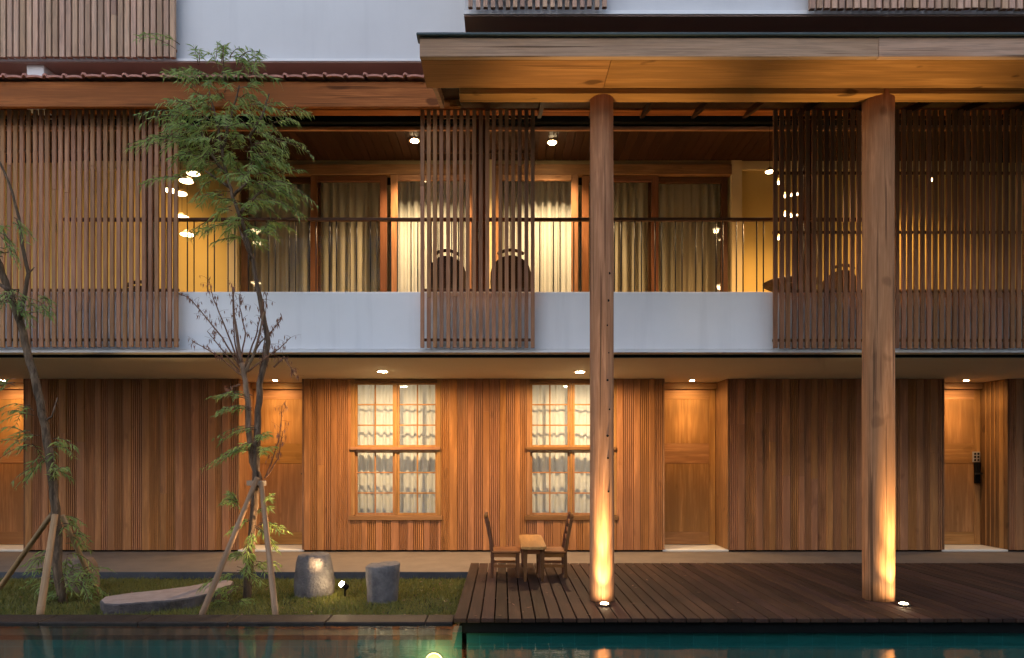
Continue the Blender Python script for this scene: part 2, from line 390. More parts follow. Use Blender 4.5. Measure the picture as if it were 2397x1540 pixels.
def light(name, kind, loc, power, parent, col=WARM, target=None, spot=None, blend=1.0, rad=.04):
    d = bpy.data.lights.new(name, kind); d.energy = power * .55; d.color = col; d.shadow_soft_size = rad
    if kind == 'SPOT': d.spot_size = R(spot); d.spot_blend = blend
    o = bpy.data.objects.new(name, d)
    place(o, loc, parent)
    if target is not None: o.rotation_euler = (Vector(target) - Vector(loc)).to_track_quat('-Z', 'Y').to_euler()
    return o

# ------------------------------------------------------------------ main levels
DW = 10.41            # face of the ground floor timber walls
SOF = 2.635           # underside of the balcony over the terrace
DK = CAMZ - 1.338     # deck top
WAT = CAMZ - 1.469    # pool water
GR = CAMZ - 1.52      # lawn
FL = 3.05             # balcony floor
XL, XR = -9.0, 9.6

# ------------------------------------------------------------------ ground, pool, terrace
g = MB()
for (x0, x1, y0, y1) in ((-150, 150, -150, -3), (-150, -12, -3, 14), (12, 150, -3, 14), (-150, 150, 14, 150)):
    g.box(x0, x1, y0, y1, -.6, -.05)
struct('ground', g, 'ground')
t = MB().box(-12, 12, 8.60, 13.8, -.6, 0.0); struct('terrace', t, 'concrete')
k = MB().box(-12, 12, 8.588, 8.60, -.6, -.004)
kerb = struct('terrace_kerb', k, 'kerb_dark')
soil = MB().box(-12, -.40, 6.262, 8.588, -.6, GR - .03); struct('garden_bed', soil, 'soil')
pw = MB()
PB = WAT - 1.35
pw.box(-12, 12, -2.8, 5.97, PB - .1, PB)
pw.box(-12, 12, 5.97, 6.02, PB, WAT - .062); pw.box(-12, 12, -3.0, -2.8, PB, WAT + .03)
pw.box(-12, -11.8, -2.8, 5.97, PB, WAT + .03); pw.box(11.8, 12, -2.8, 5.97, PB, WAT + .03)
pw.box(-12, -.43, 5.75, 5.969, PB, WAT - .077); pw.box(-.429, 11.8, 5.745, 5.969, PB, WAT - .012)
struct('pool_basin', pw, 'pool_tile')
ledge = MB().box(-12, -.43, 5.745, 5.968, WAT - .075, WAT - .035); struct('pool_ledge', ledge, 'ledge_dark')
co = thing('pool_coping', 'wet brown stone coping between the lawn and the pool', 'pool edge', (-4, 6.1, WAT))
x = -8.4
while x < -.45:
    w_ = random.uniform(.75, .95); x1 = min(x + w_, -.44)
    part('coping_stone', MB().box(x + .002, x1 - .002, 5.97, 6.26, WAT - .06, CAMZ - 1.45, .008), 'coping', co); x = x1
wm = MB().add([(-11.8, -2.8, WAT), (11.8, -2.8, WAT), (11.8, 5.969, WAT), (-11.8, 5.969, WAT)], [(0, 1, 2, 3)])
struct('pool_water', wm, 'water')
PL = P3(1020, 1545, 5.90); PL.z = WAT - .255
pl = thing('pool_light', 'round underwater light glowing yellow in the pool wall', 'pool light', (PL.x, 5.75, PL.z))
part('light_rim', MB().tube([(PL.x, 5.749, PL.z), (PL.x, 5.735, PL.z)], .075, 28), 'plate', pl)
part('lens', MB().tube([(PL.x, 5.734, PL.z), (PL.x, 5.722, PL.z)], .06, 24), 'pool_glow', pl)
light('pool_lamp', 'POINT', (PL.x, 5.55, PL.z - .03), 2.8, pl, (1, .78, .25), rad=.08)

# ------------------------------------------------------------------ upper slabs and enclosing walls
st = MB(); st.box(-12, 12, 8.20, 13.8, SOF, 2.672); struct('terrace_ceiling', st, 'soffit_paint')
st = MB(); st.box(-12, 12, 8.185, 8.198, SOF + .004, 2.672); struct('ceiling_edge_trim', st, 'black')
st = MB(); st.box(-12, 12, 8.18, 13.8, 2.674, FL); st.box(-12, 12, 8.06, 8.179, 2.674, 2.714); struct('balcony_floor_slab', st, 'soffit_paint')
st = MB(); st.box(-12, 12, 8.00, 8.049, 2.671, 2.707, .004); struct('balcony_ledge', st, 'white_ledge')
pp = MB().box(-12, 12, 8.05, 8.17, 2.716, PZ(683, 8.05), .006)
tag(part('balcony_parapet', pp, 'white_wall_lifted'), 'low white plastered balcony wall across the first floor', 'wall')
core = MB()
core.box(-12, 12, 13.8, 14.0, -.6, 12); core.box(-12.2, -12, 8.05, 14, -.6, 12); core.box(12, 12.2, 8.05, 14, -.6, 12)
core.box(-12, 12, 8.9, 14, 9.4, 9.6)
struct('building_shell_wall', core, 'room_wall')

ow = thing('opposite_wing', 'plain rendered wing of the courtyard facing this facade', 'building', (0, -30, -.05))
part('wall', MB().box(-45, 45, -30.6, -30.0, -.05, 19.0), 'wing_paint', ow)
part('roof', MB().box(-45.4, 45.4, -42, -29.5, 19.0, 19.3), 'kerb_dark', ow)
me_ = MB().box(-.8, .8, -.02, .04, 0, 1.5).mesh('window', (0, 0, 0), False, ('kerb_dark',))
for fl_ in range(5):
    for q in range(-8, 9): inst('window', me_, (q * 4.4, -30.0, 1.2 + fl_ * 3.5), ow)
# second floor, left part flush with the balcony, right part stepping forward
XS = PX(1086, 7.15)
z2 = PZ(143, 8.0); z2t = PZ(137, 8.0)
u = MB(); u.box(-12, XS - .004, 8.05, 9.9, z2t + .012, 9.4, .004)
tag(part('upper_wall', u, 'upper_white_dimmed'), 'white plastered second floor wall beside the upper slatted screen', 'wall')
u = MB(); u.box(-12, XS - .006, 8.00, 8.36, z2, z2t); struct('upper_floor_ledge', u, ('white_ledge'))
u = MB(); u.box(-12, XS - .006, 8.012, 8.30, z2 - .012, z2 - .001); u.box(-12, 12, 8.37, 13.8, z2 - .06, z2 - .004); struct('upper_floor_soffit', u, 'under_paint')
u = MB(); u.box(-12, 12, 8.9, 9.0, 5.82, z2 - .062); struct('roof_void_wall', u, 'black')  # painted black: natural shadow in the roof void put into the colour
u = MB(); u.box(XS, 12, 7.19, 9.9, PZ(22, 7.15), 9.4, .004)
tag(part('projecting_wall', u, 'upper_white_dimmed'), 'white second floor wall stepping forward above the timber canopy', 'wall')
u = MB(); u.box(XS - .003, 12, 7.15, 7.8, z2, PZ(24, 7.15)); struct('projecting_floor_ledge', u, 'white_ledge')
u = MB(); u.box(XS, 12, 7.165, 8.6, z2 - .014, z2 - .001); struct('projecting_floor_soffit', u, 'under_paint')
nb = MB().box(PX(68, 8.1), PX(108, 8.1), 8.06, 8.3, 5.55, z2 - .013, .004)
tag(part('roof_stub_pillar', nb, 'white_ledge'), 'short white stub pillar between clay tiles and upper slab', 'pillar')

# ------------------------------------------------------------------ timber walls of the ground floor
def flute_outline(x0, x1, yf):
    n_ = max(2, round((x1 - x0) / .031)); w_ = (x1 - x0) / n_; pts = [(x0, yf + .03)]
    for i in range(n_):
        a = x0 + i * w_
        pts += [(a + w_ * .13, yf + .024), (a + w_ * .21, yf + .003), (a + w_ * .5, yf), (a + w_ * .79, yf + .003), (a + w_ * .87, yf + .024)]
    return pts + [(x1, yf + .03)]
def flat_outline(x0, x1, yf):
    c = .012
    return [(x0, yf + .03), (x0, yf + .008), (x0 + c * .35, yf + .002), (x0 + c, yf), (x1 - c, yf), (x1 - c * .35, yf + .002), (x1, yf + .008), (x1, yf + .03)]
def clad_run(parent, x0, x1, z0, z1, seed, start_flat=True):
    rr = random.Random(seed); x = x0; flat = start_flat
    while x < x1 - .015:
        w_ = rr.choice((.095, .105, .115, .125)) if flat else rr.choice((.094, .125, .125, .156))
        x2 = min(x + w_, x1)
        if x1 - x2 < .03: x2 = x1
        mb = MB()
        if flat:
            pf = DW - .034 - rr.uniform(0, .004); zj = z1
            if z1 - z0 > 1.5 and rr.random() < .38:
                zj = z0 + rr.uniform(.25, .85) * (z1 - z0)
                part('cladding_board', MB().prism(flat_outline(x + .001, x2 - .001, pf - .001), 'z', zj + .002, z1), 'clad', parent)
            mb.prism(flat_outline(x + .001, x2 - .001, pf), 'z', z0, zj)
        else: mb.prism(flute_outline(x + .001, x2 - .001, DW - .030), 'z', z0, z1)
        part('cladding_board' if flat else 'fluted_board', mb, 'clad', parent)
        x = x2; flat = not flat
Z0, Z1 = .03, SOF - .003
OPEN = [(-93, 62), (557, 712), (1550, 1705), (2203, 2358)]
WIN = [(822, 1032), (1232, 1442)]
def wall_backing(parent, x0, x1, z0=.004, z1=SOF - .002): part('backing', MB().box(x0, x1, DW, DW + .08, z0, z1), 'black', parent)
wl1 = thing('timber_wall', 'fluted teak wall behind the two propped trees', 'wall', (PX(310, DW), DW, 0))
wall_backing(wl1, PX(62, DW), PX(557, DW)); clad_run(wl1, PX(62, DW), PX(557, DW), Z0, Z1, 3)
wl2 = thing('timber_wall', 'fluted teak wall holding the two white curtained windows', 'wall', (PX(1131, DW), DW, 0))
for i, (a, c) in enumerate(((712, 822), (1032, 1232), (1442, 1550))):
    wall_backing(wl2, PX(a, DW), PX(c, DW)); clad_run(wl2, PX(a, DW), PX(c, DW), Z0, Z1, 20 + i, i != 1)
SILLZ = PZ(1217, DW)
for i, (a, c) in enumerate(WIN):
    wall_backing(wl2, PX(a, DW) + .002, PX(c, DW) - .002, z1=SILLZ - .01); clad_run(wl2, PX(a, DW) + .001, PX(c, DW) - .001, Z0, SILLZ - .004, 40 + i, False)
wl3 = thing('timber_wall', 'fluted teak wall between two doors, partly behind thick log column', 'wall', (PX(1950, DW), DW, 0))
wall_backing(wl3, PX(1705, DW), PX(2203, DW)); clad_run(wl3, PX(1705, DW), PX(2203, DW), Z0, Z1, 60, False)
wl4 = thing('timber_wall', 'narrow strip of fluted teak wall beyond the door at the right edge', 'wall', (PX(2500, DW), DW, 0))
wall_backing(wl4, PX(2358, DW), PX(2358, DW) + 1.6); clad_run(wl4, PX(2358, DW), PX(2358, DW) + 1.6, Z0, Z1, 70, False)
wl5 = MB().box(PX(-93, DW) - 3, PX(-93, DW), DW, DW + .08, 0.004, SOF - .002)
wl6 = MB().box(PX(2358, DW) + 1.6, 12, DW, DW + .08, 0.004, SOF - .002)
wl5.add(wl6.v, wl6.f); struct('wall_end', wl5, 'dark_z')

# ------------------------------------------------------------------ doors in recesses
DD = 10.96
DOORLAB = ['teak door at the left edge behind the leaning tree', 'teak door behind the propped willow trunk, key plate on right',
           'plain teak door just right of the slimmer log column', 'teak door with six-hole plate and long black lock']
for i, (a, c) in enumerate(OPEN):
    xa, xb = PX(a, DW), PX(c, DW); xc = (xa + xb) / 2
    dr = thing('entrance_door', DOORLAB[i], 'door', (xc, DD, 0), 'ground floor entrance doors')
    hard = i != 2
    ja, jb = xa + .028, xb - .028
    for sgn, xx in ((1, xa), (-1, xb)):
        mb = MB()
        if sgn > 0: mb.box(xx + .001, xx + .026, DW - .03, DD + .03, .036, SOF - .002, .002)
        else: mb.box(xx - .026, xx - .001, DW - .03, DD + .03, .036, SOF - .002, .002)
        part('jamb', mb, 'teak_z', dr)
        if i == 3 and sgn < 0:
            mb = MB(); yy = DW + .05
            while yy < DD - .05: mb.box(xx - .036, xx - .0262, yy, yy + .016, .04, SOF - .01, .003); yy += .1 if int(yy * 1000) % 2 else .024
            part('jamb_fluting', mb, 'door_wood', dr)
    part('threshold', MB().box(xa + .002, xb - .002, DW - .01, DD + .05, .003, .034, .004), 'marble', dr)
    hz = SOF - .004
    part('head_rail', MB().box(ja + .0, jb - .0, DD - .05, DD + .03, hz - .10, hz, .003), 'door_wood_x', dr)
    leaf = part('door_leaf', MB().box(ja + .004, jb - .004, DD + .012, DD + .05, .04, hz - .104), 'door_wood', dr)
    sw = .10
    for xx in (ja + .004, jb - .004 - sw): part('stile', MB().box(xx, xx + sw, DD + .000, DD + .0115, .04, hz - .106, .003), 'door_wood', dr)
    for (za, zb) in ((.04, .24), (1.34, 1.66), (hz - .26, hz - .106)):
        part('rail', MB().box(ja + .006 + sw, jb - .006 - sw, DD + .000, DD + .0112, za, zb, .003), 'door_wood_x', dr)
    for (za, zb) in ((.242, 1.338), (1.662, hz - .262)):
        part('panel', MB().box(ja + .008 + sw, jb - .008 - sw, DD + .002, DD + .0115, za, zb, .004), 'door_wood', dr)
    if hard:
        hx = (PX(2282, DD) if i == 3 else jb - .10)
        kp = part('key_plate', MB().box(hx - .058, hx + .058, DD - .032, DD - .006, 1.36, 1.53, .004), 'plate', dr)
        for cx_ in (-.026, .026):
            for q in range(3): part('plate_hole', MB().tube([(hx + cx_, DD - .0335, 1.395 + q * .05), (hx + cx_, DD - .0315, 1.395 + q * .05)], .018, 12), 'black', kp)
        lk = part('door_lock', MB().box(hx - .034, hx + .044, DD - .06, DD - .006, 1.02, 1.352, .008), 'black', dr)
        part('lock_lever', MB().box(hx - .06, hx + .062, DD - .085, DD - .062, 1.165, 1.19, .006), 'blackmetal', lk)
    else:
        part('lever_handle', MB().box(ja + .02, ja + .10, DD - .05, DD - .03, 1.10, 1.122, .006).box(ja + .025, ja + .05, DD - .031, DD - .004, 1.095, 1.127), 'black', dr)
    dl = thing('recess_downlight', ['recessed ceiling lamp above the leftmost door', 'recessed ceiling lamp above the door behind the willow',
               'recessed ceiling lamp above the plain door', 'recessed ceiling lamp above the door with the black lock'][i], 'ceiling lamp', (xc, 10.60, SOF), 'door recess lamps')
    part('lamp_rim', MB().lathe([(.05, SOF - .0005), (.05, SOF - .003), (.04, SOF - .003)], xc, 10.60, 20), 'plate', dl)
    part('lamp_lens', MB().lathe([(.038, SOF - .002), (.036, SOF - .004)], xc, 10.60, 16), 'lamp_glow', dl)
    light('recess_lamp', 'SPOT', (xc, 10.60, SOF - .03), (27, 32, 27, 24)[i], dl, WARM, (xc, 10.68, 0), 88, 1, .04)
    light('recess_lamp_spill', 'SPOT', (xc, 10.60, SOF - .03), 6, dl, WARM, (xc, 10.7, 0), 168, .6, .04)

# ------------------------------------------------------------------ ground floor windows
def sash(parent, x0, x1, z0, z1, yf, cols=2, rows=3, stile=.032, bar=.02):
    mb = MB(); c = .002; yb = yf + .04
    mb.box(x0, x0 + stile, yf, yb, z0, z1, c); mb.box(x1 - stile, x1, yf, yb, z0, z1, c)
    ix0, ix1 = x0 + stile, x1 - stile
    mb.box(ix0, ix1, yf + .001, yb, z0, z0 + stile, c); mb.box(ix0, ix1, yf + .001, yb, z1 - stile * .8, z1, c)
    jz0, jz1 = z0 + stile, z1 - stile * .8
    pw_ = (ix1 - ix0 - bar * (cols - 1)) / cols; ph = (jz1 - jz0 - bar * (rows - 1)) / rows
    for i in range(1, cols):
        xx = ix0 + i * pw_ + (i - 1) * bar; mb.box(xx, xx + bar, yf + .004, yb - .004, jz0, jz1, c)
    for j in range(1, rows):
        zz = jz0 + j * ph + (j - 1) * bar
        for i in range(cols):
            xx = ix0 + i * (pw_ + bar); mb.box(xx, xx + pw_, yf + .006, yb - .006, zz, zz + bar, c)
    s_ = part('sash', mb, 'sash_z', parent)
    for i in range(cols):
        for j in range(rows):
            xx = ix0 + i * (pw_ + bar); zz = jz0 + j * (ph + bar)
            part('pane', MB().box(xx - .003, xx + pw_ + .003, yf + .018, yf + .022, zz - .003, zz + ph + .003), 'pane_glass', s_)
def curtain(name, label, x0, x1, y, z0, z1, mat, pleats, amp, seed, group):
    rr = random.Random(seed); n_ = pleats * 8; xs = np.linspace(x0, x1, n_ + 1); ph = rr.uniform(0, 6)
    ks = 2 * math.pi * pleats / (x1 - x0); nz_ = 7; vs = []; fs = []
    loc = [rr.uniform(.5, 1.25) for _ in range(pleats + 2)]
    for j in range(nz_):
        tt = j / (nz_ - 1); z = z1 + (z0 - z1) * tt
        for i, xx in enumerate(xs):
            a = ks * (xx - x0) + ph + .5 * math.sin(2.1 * (xx - x0) + seed); L = loc[min(int(i / 8), pleats)]
            vs.append((xx + .012 * math.sin(a * .5 + tt * 2), y + amp * L * (.75 + .35 * tt) * math.sin(a) + .008 * math.sin(3 * a), z))
    w_ = n_ + 1
    for j in range(nz_ - 1):
        for i in range(n_): fs.append((j * w_ + i, (j + 1) * w_ + i, (j + 1) * w_ + i + 1, j * w_ + i + 1))
    o = part(name, MB().add(vs, fs), mat, smooth=True); return tag(o, label, 'curtain', group)
WLAB = ['paned teak window fully in view, left of the outdoor chairs', 'paned teak window partly hidden by the slim log column']
for i, (a, c) in enumerate(WIN):
    w = thing('window', WLAB[i], 'window', (PX((a + c) / 2, DW), DW, SILLZ), 'ground floor windows')
    X = lambda p: PX(p + a - 822, DW)
    zt = PZ(896, DW); zm0, zm1 = PZ(1056, DW), PZ(1046, DW); zb = PZ(1206, DW)
    for (p0, p1) in ((822, 830.5), (1023.5, 1032)): part('casing', MB().box(X(p0), X(p1), DW - .03, DW + .07, zb + .004, SOF - .004, .003), 'sash_z', w)
    part('head_casing', MB().box(X(830.5) + .001, X(1023.5) - .001, DW - .025, DW + .07, zt, SOF - .005, .003), 'teak_x', w)
    part('middle_rail', MB().box(X(821), X(1031), DW - .065, DW - .033, zm0 + .02, zm1, .004).box(X(830.6), X(1023.4), DW - .0325, DW + .05, zm0 + .004, zm1 - .004, .003), 'teak_x', w)
    part('sill', MB().box(X(818), X(1036), DW - .055, DW + .06, SILLZ, zb, .005), 'teak_x', w)
    part('mullion', MB().box(X(924), X(929), DW - .012, DW + .055, zb + .002, zm0 + .002, .003).box(X(924), X(929), DW - .012, DW + .055, zm1 - .002, zt - .001, .003), 'sash_z', w)
    for (p0, p1, yo) in ((830.6, 923.4, .022), (929.6, 1023.4, .0)):
        sash(w, X(p0) + .001, X(p1) - .001, zb + .004, zm0 + .002, DW + yo)
        sash(w, X(p0) + .001, X(p1) - .001, zm1 - .002, zt - .002, DW + yo)
    curtain('curtain', ['white curtain behind the fully visible ground floor window', 'white curtain behind the window hidden by the column'][i], X(815), X(1040), DW + .25, zb - .25, SOF - .01, 'curtain_white', 12, .038, 5 + i, 'ground floor curtains')

# soffit downlights over the terrace
for (px, py, lab) in ((895, 868, 'bright recessed lamp in terrace ceiling above the fully visible window'), (1357, 869, 'bright recessed lamp in terrace ceiling beside the slim log column')):
    D = (SOF - CAMZ) * F / (CY - py); xx = PX(px, D)
    dl = thing('terrace_downlight', lab, 'ceiling lamp', (xx, D, SOF), 'terrace ceiling lamps')
    part('lamp_rim', MB().lathe([(.085, SOF - .001), (.085, SOF - .01), (.063, SOF - .01)], xx, D, 24), 'plate', dl)
    part('lamp_lens', MB().lathe([(.062, SOF - .009), (.055, SOF - .017)], xx, D, 20), 'lamp_glow', dl)
    light('terrace_lamp', 'SPOT', (xx, D, SOF - .035), 86, dl, WARM2, (xx, D + .12, 0), 160, 1, .014)
    light('terrace_lamp_spill', 'SPOT', (xx, D, SOF - .035), 27, dl, WARM2, (xx, D, 0), 178, .25, .014)
# rooms behind the windows
rm = MB()
for xx in (PX(712, DW) + .1, PX(1131, DW), PX(1550, DW) - .1): rm.box(xx - .05, xx + .05, DW + .09, 13.8, .002, SOF - .002)
rm.box(-12, 12, 12.6, 12.7, .002, SOF - .002)
struct('room_partition_wall', rm, 'room_wall')
for xx, lab in ((PX(900, DW), 'room lamp glowing behind the fully visible window curtain'), (PX(1360, DW), 'room lamp glowing behind the curtain by the column')):
    rl_ = thing('room_lamp', lab, 'room lamp', (xx, 11.6, 2.2), 'lamps inside the ground floor rooms')
    part('lamp_shade', MB().lathe([(.12, 2.2), (.09, 2.38), (.02, 2.4)], xx, 11.6, 20), 'white_ledge', rl_)
    part('cord', MB().tube([(xx, 11.6, 2.4), (xx, 11.6, SOF)], .004, 6), 'black', rl_)
    part('bulb', MB().lathe([(.02, 2.12), (.045, 2.15), (.04, 2.2)], xx, 11.6, 12), 'lamp_glow_soft', rl_)
    light('room_bulb', 'POINT', (xx, 11.6, 2.05), 17, rl_, (1, .84, .62), rad=.06)

# ------------------------------------------------------------------ slatted screens
def screen(label, x0, x1, z0, z1, y0, pitch, w_, dep, rails, mat, name='slatted_screen', group='slatted timber screens', rail_mat='dark_x', dw=0.0, off=0.0):
    s_ = thing(name, label, 'screen', ((x0 + x1) / 2, y0, z0), group)
    me = MB().box(-w_ / 2, w_ / 2, 0, dep, 0, z1 - z0, .003).mesh('slat', (0, 0, 0), False, (mat,))
    n_ = int(round((x1 - x0 - w_) / pitch)); pt = (x1 - x0 - w_) / n_
    for i in range(n_ + 1):
        sp = (x0 + w_ / 2 + i * pt + random.uniform(-.0025, .0025), y0 + random.uniform(-.002, .002), z0 + random.uniform(-.006, .004)); ty = random.uniform(-.0012, .0012)
        if random.random() < .3:
            zj = random.choice((random.uniform(.25, .65), random.uniform(1.2, 2.2))) * min(1, (z1 - z0) / 2.6)
            for k_, (za, zb2) in enumerate(((0, zj), (zj + .002, z1 - z0))):
                o = inst('slat', MB().box(-w_ / 2, w_ / 2, 0, dep, za, zb2, .003).mesh('slat', (0, 0, 0), False, (mat,)), (sp[0] + k_ * random.uniform(-.001, .001), sp[1] + k_ * .001, sp[2]), s_); o.rotation_euler.y = ty
        else:
            o = inst('slat', me, sp, s_); o.rotation_euler.y = ty
    for rz in rails: part('rail', MB().box(x0 + .005, x1 - .005, y0 + dep + .003, y0 + dep + .028, rz - .016, rz + .016, .003), rail_mat, s_)
    return s_
DS = 7.93
zt_, zb_ = PZ(256, DS), PZ(812, DS)
rl = [PZ(v, DS) for v in (270, 352, 677, 794)]
screen('tall slatted screen left of the balcony pendant lamps', PX(-60, DS), PX(416, DS), zb_, zt_, DS, .0752, .045, .028, rl, 'slat')
screen('narrow slatted screen at the balcony centre before the dark chairs', PX(983, DS), PX(1251, DS), zb_ - .005, zt_, DS, .0765, .045, .03, rl, 'slat')
rl2 = [PZ(v, DS) for v in (272, 402, 541, 679, 795)]
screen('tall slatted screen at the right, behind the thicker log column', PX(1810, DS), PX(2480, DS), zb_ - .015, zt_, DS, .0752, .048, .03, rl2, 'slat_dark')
DU = 7.93
screen('upper slatted screen at the top left corner beside white wall', PX(-60, DU), PX(409, DU), PZ(133, DU), PZ(133, DU) + 2.4, DU, .0755, .056, .045, [PZ(112, DU), PZ(112, DU) + .9], 'slat_up', group='upper slatted screens')
DU2 = 7.06
screen('short row of slats cut by the top edge above canopy corner', PX(1096, DU2), PX(1420, DU2), PZ(16, DU2), PZ(16, DU2) + 2.2, DU2, .0765, .045, .045, [PZ(0, DU2) + .1, PZ(0, DU2) + .9], 'slat_up', group='upper slatted screens')
screen('row of slats along the top edge at the right corner', PX(1895, DU2), PX(2480, DU2), PZ(19, DU2), PZ(19, DU2) + 2.2, DU2, .0765, .056, .045, [PZ(0, DU2) + .1, PZ(0, DU2) + .9], 'slat_up', group='upper slatted screens')

# ------------------------------------------------------------------ balcony: beam, posts, railing
bz0, bz1 = PZ(258, 8.10), 5.76
tag(part('balcony_beam', MB().box(XL, XR, 8.10, 8.24, bz0, bz1, .006), 'beam_x'), 'long teak beam above the balcony opening, behind the screens', 'beam')
for (pa, pb, lab) in ((338, 364, 'dark square post behind the left balcony screen'), (1114, 1145, 'dark square post behind the central balcony screen'), (1876, 1907, 'dark square post behind the right balcony screen')):
    tag(part('balcony_post', MB().box(PX(pa, 8.3), PX(pb, 8.3), 8.25, 8.36, FL, 5.9, .006), 'dark_z'), lab, 'post', 'balcony posts')
rail = thing('balcony_railing', 'thin dark balcony railing with paired upright bars', 'railing', (0, 8.13, PZ(683, 8.05)))
hz_ = PZ(516, 8.13); RX0, RX1 = PX(150, 8.13), PX(2100, 8.13)
part('handrail', MB().box(RX0, RX1, 8.10, 8.15, hz_ - .012, hz_ + .026, .006), 'dark_x', rail)
bm = MB().tube([(0, 0, 0), (0, 0, hz_ - .012 - PZ(683, 8.05) + .05)], .0075, 6).mesh('baluster', (0, 0, 0), True, ('blackmetal',))
x = RX0 + .02
while x < RX1:
    inst('baluster', bm, (x, 8.125, PZ(683, 8.05) - .05), rail); inst('baluster', bm, (x + .079, 8.125, PZ(683, 8.05) - .05), rail); x += .242

# balcony back wall, glazing, ceiling
CZ = 5.764; DB = 9.95
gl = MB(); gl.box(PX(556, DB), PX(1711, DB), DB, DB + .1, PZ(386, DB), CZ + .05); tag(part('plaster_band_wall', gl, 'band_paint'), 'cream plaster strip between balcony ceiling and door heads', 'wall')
hd = MB().box(PX(556, DB), PX(1711, DB), DB - .03, DB + .09, PZ(410, DB), PZ(386, DB) - .002, .004)
tag(part('door_head_beam', hd, 'teak_x'), 'reddish teak beam running over the balcony glass doors', 'beam')
for (pa, pb, lab) in ((532, 556, 'lit cream pilaster beside the hanging lamps behind the tree'), (1711, 1735, 'lit cream pilaster at the right end of the glass doors')):
    tag(part('pilaster', MB().box(PX(pa, DB), PX(pb, DB), DB - .02, 10.9, FL, CZ - .002), 'cream_wall'), lab, 'pilaster', 'balcony pilasters')
yw = MB(); yw.box(-12, PX(533, 10.02), 10.02, 10.1, FL, 5.763); tag(part('yellow_wall', yw, 'yellow_wall'), 'glowing yellow plaster wall behind the left balcony screen', 'wall')
yw = MB(); yw.box(PX(1734, 10.02), 12, 10.02, 10.1, FL, 5.763); tag(part('yellow_wall', yw, 'yellow_wall'), 'glowing yellow plaster wall behind the right balcony screen', 'wall')
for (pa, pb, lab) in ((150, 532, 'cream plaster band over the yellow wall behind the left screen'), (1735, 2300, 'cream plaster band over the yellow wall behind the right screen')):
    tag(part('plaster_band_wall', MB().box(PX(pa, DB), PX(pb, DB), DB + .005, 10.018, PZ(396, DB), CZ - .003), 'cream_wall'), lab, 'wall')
ce = thing('balcony_ceiling', 'dark timber boarded ceiling over the balcony', 'ceiling', (0, 9.4, CZ))
x = PX(556, DB) - 3.2
while x < PX(1711, DB) + 3.4:
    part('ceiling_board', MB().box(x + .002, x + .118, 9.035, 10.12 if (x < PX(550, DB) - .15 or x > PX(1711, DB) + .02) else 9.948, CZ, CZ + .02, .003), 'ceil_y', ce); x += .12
part('edge_board', MB().box(PX(556, DB) - 3.2, PX(1711, DB) + 3.5, 8.99, 9.03, CZ - .012, CZ + .034, .003), 'teak_x', ce)
part('backing', MB().box(XL, XR, 9.035, 10.9, CZ + .022, CZ + .05), 'black', ce)
# glass doors, mirrored about the middle
def mir(p): return 2267 - p
def slider(label, p0, p1, yf, frame_mat, seed, sw=.10):
    x0, x1 = sorted((PX(p0, yf), PX(p1, yf))); s_ = thing('glass_door', label, 'door', ((x0 + x1) / 2, yf, FL), 'balcony glass doors')
    zt = PZ(411, DB)
    for xx in (x0, x1 - sw): part('stile', MB().box(xx, xx + sw, yf, yf + .04, FL + .004, zt - .002, .004), frame_mat[0], s_)
    part('top_rail', MB().box(x0 + sw, x1 - sw, yf + .001, yf + .04, zt - .09, zt - .003, .004), frame_mat[1], s_)
    part('bottom_rail', MB().box(x0 + sw, x1 - sw, yf + .001, yf + .04, FL + .005, FL + .12, .004), frame_mat[1], s_)
    part('pane', MB().box(x0 + sw - .004, x1 - sw + .004, yf + .018, yf + .023, FL + .118, zt - .088), 'pane_glass', s_)
GD = [(564, 750, DB + .05, 'dark', 'second glass door panel counted from the willow crown'), (726, 905, DB, 'teak', ''), (914, 1109, DB - .045, 'sash', '')]
LAB = {0: ('glass door panel right behind the willow crown', 'outermost glass door panel beside the right cream pilaster'),
       1: ('dim glass door panel between the willow and the bright curtain', 'dim glass door panel right of the slim log column'),
       2: ('brightly lit glass door panel left of the central screen', 'brightly lit glass door panel right of the central screen')}
CLAB = {0: ('beige curtain showing beside the willow trunk upstairs', 'beige striped curtain nearest the right cream pilaster'),
        1: ('dim olive curtain upstairs between willow and bright curtain', 'dim olive curtain upstairs behind the slim log column'),
        2: ('bright cream curtain left of the central balcony post', 'bright cream curtain right of the central balcony post')}
for k_, (p0, p1, yf, fm, _) in enumerate(GD):
    mt = {'dark': ('dark_z', 'dark_x'), 'teak': ('frame_z', 'frame_x'), 'sash': ('teak_z', 'teak_x')}[fm]
    for side in (0, 1):
        a, c = (p0, p1) if side == 0 else (mir(p0), mir(p1))
        slider(LAB[k_][side], a, c, yf, mt, k_)
        xa, xb = sorted((PX(a, 10.25), PX(c, 10.25)))
        curtain('balcony_curtain', CLAB[k_][side], xa + .02, xb - .02, 10.27 + .02 * k_, FL + .02, PZ(404, 10.25), 'curtain_white' if k_ == 2 else 'curtain_beige', 11 if k_ == 2 else 9, .05, 30 + k_ * 2 + side, 'balcony curtains')
pr = MB().box(PX(1109, DB) + .002, PX(1158, DB) - .002, DB - .04, 10.9, FL, CZ); tag(part('party_wall', pr, 'cream_wall'), 'cream wall end between the two balcony rooms behind central screen', 'wall')
rb = MB(); rb.box(PX(545, DB), PX(1722, DB), 12.4, 12.5, FL, 6.0); rb.box(PX(556, DB), PX(1711, DB), 10.0, 12.5, 5.80, 5.85)
struct('upper_room_wall', rb, 'room_wall')
